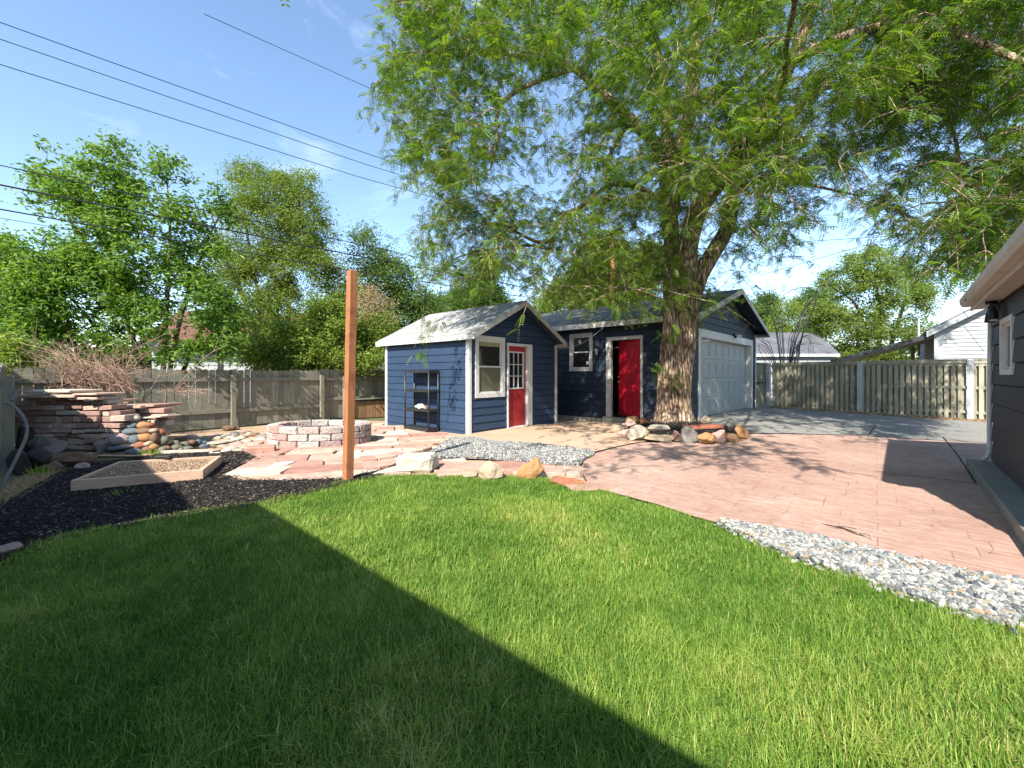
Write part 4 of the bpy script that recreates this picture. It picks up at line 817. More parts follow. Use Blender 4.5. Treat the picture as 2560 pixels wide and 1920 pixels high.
edge2 = [([(1085, 1182), (1160, 1180), (1168, 1192), (1095, 1196)], .5, 'tan low slab just right of the white block'), ([(1000, 1182), (930, 1192), (960, 1180), (990, 1172)], .9, 'pale flat slab right of the wooden post'), ([(915, 1180), (1000, 1164), (985, 1152), (905, 1166)], .4, 'pink low step slab right behind the wooden post'), ([(660, 1178), (720, 1168), (740, 1160), (690, 1163)], .98, 'whitest flat slab in the patio left of the wooden post')]
for q, c, l in edge2: pline_block('paving_slab', q, .1, .045, m_flag, l, 'paving slab', cr=c)
# raised row of stones bordering the upper patio
stp = [(905, 1160), (945, 1156), (985, 1150), (1020, 1142), (1055, 1134), (1082, 1126)]
for i in range(len(stp)-1):
    a, b_ = G(*stp[i]), G(*stp[i+1]); d = (b_-a); m = MB(); m.cr = (.2, .6, .35, .8, .5)[i]; n = Vector((-d.y, d.x, 0)).normalized(); m.ob(a+d*.03-Z3*.04, d*.95, n*.26, Z3*.115); tag(m.build('step_stone', m_flag, base=True, bevel=.012), ['first', 'second', 'third', 'fourth', 'fifth'][i]+' from the post of the raised edge stones before the patio', 'edge stone', 'raised edge stones of the patio')
m = MB(); m.cr = .15; a = G(612, 1136); m.ob(a-Z3*.02, Vector((.42, .16, 0)), Vector((-.1, .22, 0)), Z3*.13); tag(m.build('stone_block', m_flag, base=True, bevel=.015), 'brown edged block between the river stones and the fire pit', 'stone block')
# ---------------------------------------------------------------- fire pit
def firepit():
    c = Vector((-3.82, 8.42)); rx, ry = .98, .74; e = empty('fire_pit', (c.x, c.y, 0), 'oval fire pit ring of rough pink and gray blocks on the patio', 'fire pit'); rr = random.Random(5); zs = hz(c.x, c.y)
    for k in range(3):
        n = 15; off = .5*(k % 2)
        for i in range(n):
            a0 = 2*math.pi*(i+off)/n+.012; a1 = 2*math.pi*(i+1+off)/n-.012; z0 = zs+.005+k*.128; z1 = z0+.122; th = .2; m = MB(); m.cr = rr.random(); seg = 3
            P = lambda a, q, jit=0: (c.x+math.cos(a)*(rx-q), c.y+math.sin(a)*(ry-q))
            outer = [P(a0+(a1-a0)*s/seg, rr.uniform(-.008, .008)) for s in range(seg+1)]; inner = [P(a0+(a1-a0)*s/seg, th) for s in range(seg+1)]
            m.prism(outer+inner[::-1], z0+rr.uniform(-.003, .003), z1+rr.uniform(-.004, .004)); b_o = m.build('block', m_block, e, bevel=.014); bm = bmesh.new(); bm.from_mesh(b_o.data); bmesh.ops.triangulate(bm, faces=bm.faces[:]); bmesh.ops.subdivide_edges(bm, edges=[q for q in bm.edges if q.calc_length() > .05], cuts=2)
            for v in bm.verts: w_ = v.co*22+Vector((i*3, k*5, 0)); v.co += Vector((noise.noise(w_), noise.noise(w_+Vector((7, 0, 0))), noise.noise(w_+Vector((0, 7, 0)))*.6))*.012
            bm.to_mesh(b_o.data); bm.free()
    m = MB(); m.prism([(c.x+math.cos(2*math.pi*i/24)*(rx-.19), c.y+math.sin(2*math.pi*i/24)*(ry-.19)) for i in range(24)], zs-.02, zs+.05); m.build('ash_bed', m_soil, e)
firepit()
# ---------------------------------------------------------------- raised bed
def bed():
    A, B, C, D = G(176, 1236), G(508, 1203), None, None; h = .148
    f = lambda px, py: Vector(((px-1280)/F_*((CH-h)*F_/(py-HZ)), (CH-h)*F_/(py-HZ), 0)); A = f(176, 1202); B = f(508, 1174); C = f(554, 1139); D = f(298, 1153)
    e = empty('planter_bed', (A+B+C+D)/4, 'low empty wooden planter bed filled with dry soil', 'planter')
    q = [A, B, C, D]
    for i in range(4):
        a, b_ = q[i], q[(i+1) % 4]; d = (b_-a).normalized(); n = Vector((-d.y, d.x, 0)); t = .045; m = MB(); m.cr = random.random(); s0, s1 = (.0, .0) if i % 2 == 0 else (.046, -.046)
        m.ob(a+d*s0-Z3*.02, (b_-a)+d*(s1-s0), n*t, Z3*(h+.02)); m.build('board', m_bed, e, bevel=.003)
    cc = (A+B+C+D)/4; bm = bmesh.new(); vs = [bm.verts.new(V3(cc+(p-cc)*.95, .105)) for p in q]; bm.faces.new(vs); bmesh.ops.subdivide_edges(bm, edges=bm.edges[:], cuts=24, use_grid_fill=True)
    for v in bm.verts: v.co.z += .012*noise.noise(v.co*9)+.012*noise.noise(v.co*3)
    me = bpy.data.meshes.new('soil'); bm.to_mesh(me); bm.free(); link_mesh(me, 'soil', m_soil, e, WO[e.name]); return q
bedq = bed()
m = MB(); p = at(408, 1147, 6.0); m.ob(Vector((p.x-.09, 5.95, .148)), Vector((.2, .02, 0)), Vector((0, .07, 0)), Z3*.05); tag(m.build('plastic_tray', m_black, base=True, bevel=.01), 'small black plastic tray sitting on the back board of the planter', 'tray')
# ---------------------------------------------------------------- wooden post
def wpost():
    g = G(869.5, 1203); top = Vector((.055, 0, 2.66)); m = MB(); s = .1
    e = g; a = V3(A2)*s; b_ = V3(B2)*s; n = 10; o = g-a/2-b_/2
    for k in range(n): pass
    m.ob(o-Z3*.05, a, b_, top+Z3*.05); tag(m.build('wooden_post', m_post, base=True, bevel=.004), 'tall lone reddish cedar post standing at the corner of the lawn', 'post')
wpost()
# ---------------------------------------------------------------- waterfall wall
def waterfall():
    o = Vector((-7.45, 7.35)); e = empty('stone_waterfall_wall', (o.x, o.y, 0), 'crumbling red brick and stone waterfall wall topped with flat slabs', 'wall'); rr = random.Random(11)
    U = Vector((1, .03)).normalized(); N = Vector((.03, -1)).normalized()
    X0, X1 = at(45, 0, 7.3).x, at(280, 0, 7.3).x; m = MB(); m.cb(Vector(((X0+X1)/2-.13, 7.55, 0)), X1-X0-.3, .3, .94, (1, 0), True); m.build('mortar_core', m_mortar, e)
    m = MB(); z = .05; k = 0
    while z < .98:
        hh = rr.uniform(.07, .125); x = X0-rr.uniform(0, .15)+(.25*max(0, .3-z))
        while x < X1-(.2 if z > .72 else 0):
            w = rr.uniform(.14, .42); m.cr = rr.random()**1.2; dz = rr.uniform(-.012, .012); fr = rr.uniform(-.04, .03)-.16*(.5-z)*0
            m.ob(Vector((x, 7.33+fr+.05*noise.noise(Vector((x*2, z*3, 0))), z+dz)), Vector((w-.012, rr.uniform(-.03, .03), rr.uniform(-.014, .014))), Vector((0, .3, 0)), Z3*(hh-rr.uniform(.01, .022))); x += w
        z += hh; k += 1
    m.build('brick_face', m_brick, e, bevel=.008)
    for i, (x0, x1, y0, z0, t, dpt, cr) in enumerate([(60, 168, 975, 0, .05, .55, .9), (45, 180, 988, 0, .06, .5, .7), (150, 236, 982, 0, .04, .5, .5), (170, 238, 993, 0, .05, .4, .6), (60, 120, 996, 0, .07, .35, .5)]):
        Y = 7.12+.03*i; a = at(x0, y0+6, Y); b_ = at(x1, y0+6, Y); m = MB(); m.cr = cr; m.ob(Vector((a.x, Y, a.z-.01)), Vector((b_.x-a.x, .03, rr.uniform(-.01, .01))), Vector((.05, dpt, 0)), Z3*t); m.build('cap_slab', m_flag, e, bevel=.012)
    # right lower wing
    Y = 7.75; a = at(255, 1115, Y); b_ = at(368, 1020, Y); m = MB(); m.cb(Vector(((a.x+b_.x)/2, Y+.35, 0)), b_.x-a.x-.2, .2, b_.z-.1, (1, 0), True); m.build('mortar_core', m_mortar, e)
    m = MB(); z = .1
    while z < b_.z-.05:
        hh = rr.uniform(.08, .13); x = a.x-.05
        while x < b_.x: w = rr.uniform(.16, .4); m.cr = rr.random(); m.ob(Vector((x, Y+.14+rr.uniform(-.03, .03), z)), Vector((w-.015, rr.uniform(-.03, .03), 0)), Vector((0, .2, 0)), Z3*(hh-.018)); x += w
        z += hh
    m.build('brick_face', m_brick, e, bevel=.01)
    for (x0, x1, y0, t, dpt, dy, cr) in [(198, 345, 1021, .06, .7, -.05, .45), (300, 378, 1017, .05, .6, .05, .2), (230, 284, 1004, .05, .4, .3, .3), (352, 396, 1044, .035, .4, -.1, .7), (200, 262, 1012, .04, .35, .1, .8)]:
        p = at(x0, y0, Y+dy); q = at(x1, y0-3, Y+dy); m = MB(); m.cr = cr; m.ob(Vector((p.x, Y+dy, p.z-.03)), Vector((q.x-p.x, .05, .02)), Vector((.08, dpt, 0)), Z3*t); m.build('cap_slab', m_flag, e, bevel=.012)
waterfall()
m = MB(); a = at(207, 1006, 7.2); m.ob(a, Vector((.16, .05, .0)), Vector((.0, .1, 0)), Z3*.06); tag(m.build('plastic_spout', m_black, base=True, bevel=.015), 'black plastic pump spout lying on the waterfall slabs', 'pump')
big = [(250, 1120, 34, 34, 'gray', 'gray rounded boulder at the foot of the brick waterfall wall', 4), (180, 1150, 90, 34, 'brown', 'flat brown slab rock at the foot of the waterfall wall', 6), (212, 1142, 80, 30, 'mauve', 'wide mauve flat rock leaning at the foot of the waterfall wall', 7), (95, 1150, 60, 50, 'dark', 'dark mossy boulder at the lower left of the waterfall wall', 6), (50, 1160, 46, 60, 'dark', 'dark boulder in the shade beside the side fence post', 6), (130, 1175, 55, 32, 'brown', 'brown block among the rubble before the waterfall wall', 8), (100, 1105, 50, 42, 'gray', 'gray rubble boulder halfway up the left waterfall wall', 7), (140, 1120, 46, 36, 'mauve', 'purple brown rubble stone under the bricks', 7), (60, 1100, 40, 60, 'dark', 'dark upright rubble stone at the far left of the bricks', 6), (205, 1168, 40, 18, 'pink', 'small pink flat stone at the mulch edge below the waterfall', 5)]
for i, (px, py, w, h, c, lab, ang) in enumerate(big):
    g = G(px, min(py+h/2, 1186)); Y = min(g.y, 7.15)+.1; p = at(px, py+h/2, Y); W_, H_ = bsize(px, w, h, Y); rock('rubble_stone', Vector((p.x, Y, max(-.04, p.z-.02))), (W_*1.1, W_*.7, H_*1.1+.02), RM[c], lab, 'rock', 'rubble at the foot of the waterfall wall', random.uniform(-.3, .3), .12, ang)
# river stones: (zoom x, zoom y, half w, half h, colour) measured in the enlargement of the photograph
stack = [(1360, 645, 62, 46, 'orange'), (1475, 655, 66, 40, 'cream'), (1330, 725, 76, 34, 'tan'), (1462, 727, 60, 33, 'slate'), (1590, 725, 60, 37, 'orange'), (1675, 722, 38, 28, 'rust'), (1298, 787, 70, 31, 'cream'), (1460, 793, 98, 37, 'slate'), (1610, 787, 84, 34, 'brown'), (1702, 785, 44, 26, 'tan'), (1778, 805, 46, 38, 'rust'),
 (1328, 887, 108, 64, 'mauve'), (1490, 887, 58, 54, 'slate'), (1437, 848, 24, 17, 'gray'), (1555, 832, 22, 14, 'tan'), (1610, 860, 68, 44, 'orange'), (1712, 868, 42, 56, 'brown'), (1795, 897, 62, 50, 'olive'), (1550, 950, 62, 40, 'rust'), (1650, 930, 48, 30, 'tan'), (1640, 992, 58, 32, 'brown'), (1320, 975, 115, 27, 'slate'), (1485, 1012, 98, 30, 'slate'), (1705, 962, 42, 30, 'orange'), (1762, 988, 62, 27, 'gray'), (1828, 985, 58, 32, 'brown'), (1882, 1007, 58, 27, 'rust'), (1850, 912, 34, 26, 'tan'), (1932, 938, 58, 42, 'olive'), (1965, 972, 38, 22, 'gray'), (2048, 940, 48, 36, 'olive'), (2125, 918, 44, 32, 'brown'), (2195, 915, 36, 34, 'slate'), (1420, 955, 80, 26, 'tan'), (1360, 1035, 100, 20, 'olive')]
NUM = ['first', 'second', 'third', 'fourth', 'fifth', 'sixth', 'seventh', 'eighth', 'ninth', 'tenth', 'eleventh', 'twelfth', 'thirteenth', 'fourteenth', 'fifteenth']
CW = {'slate': 'blue gray', 'mauve': 'mauve tan', 'olive': 'dark olive', 'rust': 'rusty red', 'dark': 'black'}
rows = [(0, 690, 'top row'), (690, 765, 'second row'), (765, 815, 'third row'), (815, 925, 'middle rows'), (925, 1100, 'bottom rows')]
used = {}
def rowlab(x, y, c):
    r = [k for a, b_, k in rows if a <= y < b_][0]; same = sorted([s for s in stack if [k for a, b_, k in rows if a <= s[1] < b_][0] == r and s[4] == c]); i = [s[0] for s in same].index(x)
    pre = CW.get(c, c); return f"{pre} river stone in the {r} of the cascade" if len(same) == 1 else f"{NUM[i]} {pre} river stone from the left in the {r} of the cascade"
for zx, zy, hw, hh, c in stack:
    px, py, w, h = .226*zx, 900+.226*zy, .452*hw, .452*hh; Y = 7.55-max(0, (zy-640)/400)*.35+max(0, px-385)*.006; p = at(px, py+h/2, Y); W_, H_ = bsize(px, w, h, Y)
    rock('river_stone', Vector((p.x, Y, p.z)), (W_*1.06, max(W_*.75, .14), H_*1.08), RM[c], rowlab(zx, zy, c), 'river stone', 'river stones stacked in the cascade', random.uniform(-.2, .2), .07, 0, (0, random.uniform(-.12, .12)))
spread = [(960, 610, 72, 28, 'pink'), (1060, 627, 52, 26, 'cream'), (1150, 625, 62, 20, 'tan'), (1222, 597, 62, 20, 'pink'), (1310, 602, 84, 24, 'cream'), (1290, 635, 42, 16, 'cream'), (1440, 575, 62, 22, 'mauve'), (1420, 620, 52, 26, 'cream'), (1385, 665, 72, 25, 'cream'), (1262, 682, 95, 28, 'cream'), (1562, 612, 52, 24, 'tan'), (1640, 580, 42, 34, 'cream'), (1500, 642, 72, 20, 'white'), (1600, 660, 56, 36, 'cream'), (1515, 682, 50, 30, 'pink'), (1700, 590, 46, 32, 'brown'), (1772, 602, 52, 26, 'gray'), (1765, 642, 52, 26, 'white'), (1592, 560, 52, 22, 'pink'), (1520, 556, 42, 20, 'tan'), (1432, 742, 64, 46, 'cream'), (1372, 772, 52, 36, 'white'), (1512, 762, 62, 30, 'cream'), (1282, 802, 37, 26, 'white'), (1220, 802, 37, 26, 'white'), (1212, 770, 52, 20, 'tan'), (1405, 510, 62, 46, 'brown'), (1465, 518, 52, 30, 'tan'), (1100, 680, 64, 24, 'slate'), (1000, 668, 50, 30, 'slate'), (945, 735, 52, 32, 'olive'), (1035, 702, 47, 27, 'brown'), (820, 725, 62, 48, 'olive'), (880, 752, 32, 22, 'gray'), (1135, 712, 47, 26, 'slate'), (920, 680, 40, 28, 'gray'), (860, 640, 60, 34, 'brown'), (1830, 575, 40, 24, 'pink'), (1820, 630, 46, 22, 'slate'), (1730, 700, 40, 22, 'tan'), (1660, 715, 44, 22, 'cream'), (1590, 735, 36, 20, 'tan'), (1340, 720, 60, 24, 'tan'), (1290, 755, 44, 22, 'orange'), (1700, 640, 36, 22, 'tan'), (1480, 600, 40, 18, 'gray'), (1150, 655, 50, 20, 'gray')]
sc_ = {}
for zx, zy, hw, hh, c in sorted(spread):
    k = sc_.setdefault(c, 0); sc_[c] += 1; px, py, w, h = 250+.226*zx, 950+.226*zy, .452*hw, .452*hh; g = G(px, py+h*.55); Y = g.y; W_ = w*Y/F_; el = (py-HZ)/F_
    lab = f"{NUM[k]} {CW.get(c, c)} river stone from the left around the small pond"
    if (zx, zy) == (1405, 510): lab = 'brown standing rock against the fence post behind the pond'
    rock('river_stone', Vector((g.x, Y+W_*.3, -.02)), (W_*1.08, W_*.95, max(.07, h*Y/F_*.75)), RM[c], lab, 'river stone', 'river stones around the pond', random.uniform(-.6, .6), .08, 0)
pond = smooth_poly(PX([(425, 1140), (430, 1120), (470, 1112), (520, 1108), (590, 1098), (610, 1108), (580, 1122), (540, 1132), (500, 1138)]), 3)
sheet('pond_water', pond, .006, m_water)
# ---------------------------------------------------------------- conduit
def conduit():
    P = [at(78, 974, 6.2), at(52, 976, 6.0), at(40, 984, 5.8), at(38, 1000, 5.6)]; m = MB()
    Q = [at(80, 973, 6.6), at(55, 973, 6.2), at(40, 980, 5.9), at(36, 996, 5.75), at(20, 1003, 5.7), at(14, 1006, 5.65), at(30, 1012, 5.6), at(50, 1030, 5.5), at(66, 1060, 5.4), at(66, 1090, 5.3), at(56, 1115, 5.2), at(44, 1140, 5.1), at(30, 1168, 5.0), at(12, 1205, 4.85), at(0, 1240, 4.75), at(-10, 1275, 4.65)]
    q2 = []
    for i in range(len(Q)-1):
        p0, p1, p2, p3 = Q[max(i-1, 0)], Q[i], Q[i+1], Q[min(i+2, len(Q)-1)]
        for t in (0, .25, .5, .75): q2.append(.5*((2*p1)+(-p0+p2)*t+(2*p0-5*p1+4*p2-p3)*t*t+(-p0+3*p1-3*p2+p3)*t**3))
    q2.append(Q[-1]); m.tube(q2, .017, 10); tag(m.build('conduit_hose', m_hose, base=True, smooth=True), 'thick gray flexible conduit looping past the side fence post', 'hose')
conduit()
# ---------------------------------------------------------------- shelf rack on the shed wall
def rack():
    l0, l1, d0, d1, H = .98, 1.95, .05, .36, 1.45; O = S0; zb = hz(*(S0+B2*1.4)); e = empty('shelf_rack', V3(O+B2*1.46-A2*.2, zb), 'black four tier plastic shelf rack against the blue shed wall', 'shelf')
    for z, t in ((.02, .065), (.47, .055), (.93, .055), (1.39, .065)):
        m = MB(); lb(m, O, B2, -A2, l0, l1, z, z+t, d0, d0+.03); lb(m, O, B2, -A2, l0, l1, z, z+t, d1-.025, d1); lb(m, O, B2, -A2, l0, l0+.03, z, z+t, d0+.03, d1-.025); lb(m, O, B2, -A2, l1-.03, l1, z, z+t, d0+.03, d1-.025)
        for k in range(5): n = d0+.04+k*.048; lb(m, O, B2, -A2, l0+.03, l1-.03, z+t-.02, z+t-.008, n, n+.034)
        lb(m, O, B2, -A2, (l0+l1)/2-.02, (l0+l1)/2+.02, z+t-.03, z+t-.009, d0+.03, d1-.025)
        m.build('shelf', m_black, e)
    for u in (l0+.02, l1-.02):
        for n in (d0+.018, d1-.015): p = O+B2*u-A2*n; m = MB(); m.tube([V3(p, zb), V3(p, H)], .021, 10); m.build('leg', m_black, e, smooth=True)
rack()
def bundle():
    c = V3(S0+B2*1.53-A2*.2, .528); rs = Vector((3, 4, 5)); vs = []
    bd = V3(B2); ad = V3(-A2)
    for v in ICO3[0]:
        x = v.x; prof = .045+.05*math.exp(-((x+.25)/.3)**2)+.012*math.sin(x*9); p = bd*(-x*.0+x*.19)*1.0+ad*v.y*.075*(1+.4*noise.noise(v*3+rs))+Z3*(max(v.z, -.35)*prof*(1+.5*noise.noise(v*2.5+rs))+.03); vs.append(tuple(c+p))
    me = bpy.data.meshes.new('white_bundle'); me.from_pydata(vs, [], ICO3[1]); me.polygons.foreach_set('use_smooth', [True]*len(ICO3[1])); tag(link_mesh(me, 'white_bundle', m_white, None, c), 'lumpy pale white bundle lying on the third shelf of the black rack', 'bundle')
    m = MB(); p = V3(S0+B2*1.22-A2*.2, .526); m.ob(p, bd*.09, ad*.07, Z3*.07); tag(m.build('small_box', RM['tan'], base=True, bevel=.008), 'small tan box beside the white bundle on the rack shelf', 'box')
bundle()
# ---------------------------------------------------------------- utility pole and wires
PO = at(1531, 936, 24); PT = at(1531, 590, 24).z
def pole():
    e = empty('utility_pole', (PO.x, PO.y, 0), 'brown wooden utility pole half hidden by leaves behind the garage', 'utility pole'); m = MB(); m.tube([(PO.x, PO.y, -.1), (PO.x, PO.y, PT+.3)], [.17, .11], 14); m.build('pole', m_pole, e, smooth=True)
    for k in (0, .3, .6): m = MB(); x = PO.x-.14; z = PT-k; m.tube([(x-.02, PO.y, z-.06), (x-.02, PO.y, z), (x-.02, PO.y, z+.06)], [.03, .05, .03], 8); m.build('insulator', m_metal, e)
pole()
def wire(pts, r, lab, cat='wire', mat=None, grp=None, sag=0):
    m = MB(); out = []
    for a, b_ in zip(pts[:-1], pts[1:]):
        for i in range(13): t = i/12; out.append(Vector(a).lerp(Vector(b_), t)-Z3*sag*4*t*(1-t))
    m.tube(out, r, 6); o = m.build('wire', mat or m_wire, None, out[0]); tag(o, lab, cat, grp)
def far(px, py, Y, k=1.6):          # continue a wire beyond the left edge
    return at(px, py, Y)
def w2(l, r, Yl, Yr, lab, rad, end=None, grp='utility wires crossing the sky'):
    a, b_ = at(l[0], l[1], Yl), at(r[0], r[1], Yr); d = a-b_; pts = [a+d*.45, a, b_]
    if end is not None: pts.append(end)
    wire(pts, rad, lab, 'wire', None, grp)
w2((27, 107), (900, 406), 9.2, 13.5, 'middle of three thin wires crossing high over the left trees', .009, Vector((PO.x-.15, PO.y, PT-.3)))
w2((143, 107), (900, 378), 9.2, 13, 'uppermost of three thin wires crossing high over the left trees', .009, Vector((PO.x-.15, PO.y, PT)))
w2((0, 161), (900, 443), 8.8, 13.5, 'lowest of three thin wires crossing high over the left trees', .009, Vector((PO.x-.15, PO.y, PT-.6)))
w2((671, 107), (934, 225), 9, 11, 'lone thin wire at the top vanishing into the big tree', .006, at(1250, 370, 14))
w2((0, 413), (900, 611), 8, 12.5, 'upper pale cable passing before the left trees', .01, at(1531, 752, 24))
w2((0, 462), (900, 641), 8, 12.5, 'thickest black cable passing before the left trees above the post', .017, at(1531, 760, 24))
w2((0, 523), (871, 676), 8, 12, 'black cable running just over the top of the wooden post', .014, at(1531, 775, 24))
w2((0, 545), (148, 570), 8.4, 9.2, 'short thin wire entering the ash tree at the far left', .006, at(420, 612, 11.4))
w2((2560, 556), (2225, 590), 14, 17, 'cable above the neighbours reaching from the tree to the right edge', .012, at(1834, 616, 26), 'wires over the neighbouring houses')
w2((2560, 482), (2242, 590), 11, 16, 'slanting cable descending left over the neighbours trees', .012, at(1899, 689, 25), 'wires over the neighbouring houses')
w2((2490, 666), (2381, 679), 12, 14, 'thin wire running left from the gray house gutter', .008, at(1947, 727, 26), 'wires over the neighbouring houses')
w2((2470, 765), (2340, 793), 15, 17, 'thin wire leading to the roof of the white house', .008, at(2090, 800, 27), 'wires over the neighbouring houses')
wire([V3(S0+A2*(SW+.1)-B2*.02, 2.08), V3(C0+GB*3.3-GA*.1, 2.3), V3(C0+GB*2.3-GA*.36, 2.76)], .006, 'thin pale cord strung from the shed corner to the garage eave', 'cord', m_rope, None, .03)
def hook():
    a = at(1732, 850, 10.6); b_ = at(1768, 852, 10.5); m = MB(); c = b_+Vector((.03, 0, 0)); pts = [a, b_]+[c+Vector((math.cos(t)*.03, 0, math.sin(t)*.03)) for t in (2.6, 1.6, .6, -.4, -1.4)]
    m.tube(pts, .011, 8); tag(m.build('hook', m_white, base=True, smooth=True), 'white metal hook arm screwed into the big trunk', 'hook')
hook()
# ---------------------------------------------------------------- leaf builders
def unit(a): return a/np.maximum(np.linalg.norm(a, axis=-1, keepdims=True), 1e-9)
def rand_dir(n, zmean=0., zs=1.): d = rng.normal(size=(n, 3)); d[:, 2] = d[:, 2]*zs+zmean; return unit(d)
def simple_leaves(P, D, N, L, Wd, rnd):
    """folded diamond leaves, two quads... here one 4 vertex blade bent at the middle -> 2 triangles"""
    n = len(P); S = unit(np.cross(D, N)); L = L[:, None]; Wd = Wd[:, None]; N2 = unit(np.cross(S, D))
    b = P; t = P+D*L-N2*L*.12; l = P+D*L*.45+S*Wd*.5+N2*Wd*.18; r = P+D*L*.45-S*Wd*.5+N2*Wd*.18
    V = np.stack([b, l, t, r], 1).reshape(-1, 3); i = np.arange(n)*4; F = np.concatenate([np.stack([i, i+2, i+1], 1), np.stack([i, i+3, i+2], 1)]); return V, F, np.concatenate([rnd, rnd])
def fronds(P, D, L, K, ll, lw, rnd):
    """pinnate leaves: K pairs of leaflets along a drooping rachis"""
    n = len(P); up = np.tile([0, 0, 1.], (n, 1))+rng.normal(size=(n, 3))*.35; S = unit(np.cross(D, up)); N = unit(np.cross(S, D)); Vs = []; 
    for k in range(K):
        t = (k+1)/K; c = P+D*(L*t)[:, None]; c[:, 2] -= L*t*t*.28; w = ll*(1-.35*abs(t-.55))
        for s in (-1, 1):
            dr = unit(S*s+D*.35-np.array([0, 0, .15])); tip = c+dr*w[:, None]; h = D*(lw*.5); mid = c+dr*(w*.5)[:, None]; Vs.append(np.stack([c, mid+h, tip, mid-h], 1))
    V = np.stack(Vs, 1).reshape(-1, 3); i = np.arange(n*K*2)*4; F = np.stack([i, i+1, i+2, i+3], 1); R = np.repeat(rnd, K*2); return V, F, R
class Skel:
    def __init__(s): s.n = []; s.r = []; s.mb = MB()
    def limb(s, pts, rad, n=10, sub=4):
        pts = [Vector(p) for p in pts]; out = []; rr = []
        for i in range(len(pts)-1):
            p0, p1, p2, p3 = pts[max(i-1, 0)], pts[i], pts[i+1], pts[min(i+2, len(pts)-1)]
            for q in range(sub): t = q/sub; out.append(.5*((2*p1)+(-p0+p2)*t+(2*p0-5*p1+4*p2-p3)*t*t+(-p0+3*p1-3*p2+p3)*t**3)); rr.append(rad[i]*(1-t)+rad[i+1]*t)
        out.append(pts[-1]); rr.append(rad[-1]); s.mb.tube(out, rr, n); s.n += [tuple(p) for p in out]; s.r += rr
    def attach(s, c, rr, r1=.008, wob=.12, sag=.1, n=5, pref_low=.5, maxr=.05):
        A = np.array(s.n); d = np.linalg.norm(A-np.array(c), axis=1)+pref_low*np.maximum(0, A[:, 2]-c[2]); i = int(np.argmin(d)); a = Vector(s.n[i]); c = Vector(c); D = (c-a); L = D.length
        if L < .12: return [a, c]
        r0 = min(s.r[i]*.7, maxr, .006+.014*L); k = max(3, int(L/.35)); pts = []; w = Vector((rr.gauss(0, 1), rr.gauss(0, 1), rr.gauss(0, .6)))*wob*L
        for j in range(k+1):
            t = j/k; p = a+D*t+w*math.sin(math.pi*t)*(1-.3*t)+Z3*(sag*L*math.sin(math.pi*t)); pts.append(p+Vector((rr.gauss(0, 1), rr.gauss(0, 1), rr.gauss(0, 1)))*.02*L*(0 < j < k))
        rad = [r0+(r1-r0)*(j/k) for j in range(k+1)]; s.mb.tube(pts, rad, n, False); s.n += [tuple(p) for p in pts[1:]]; s.r += rad[1:]; return pts
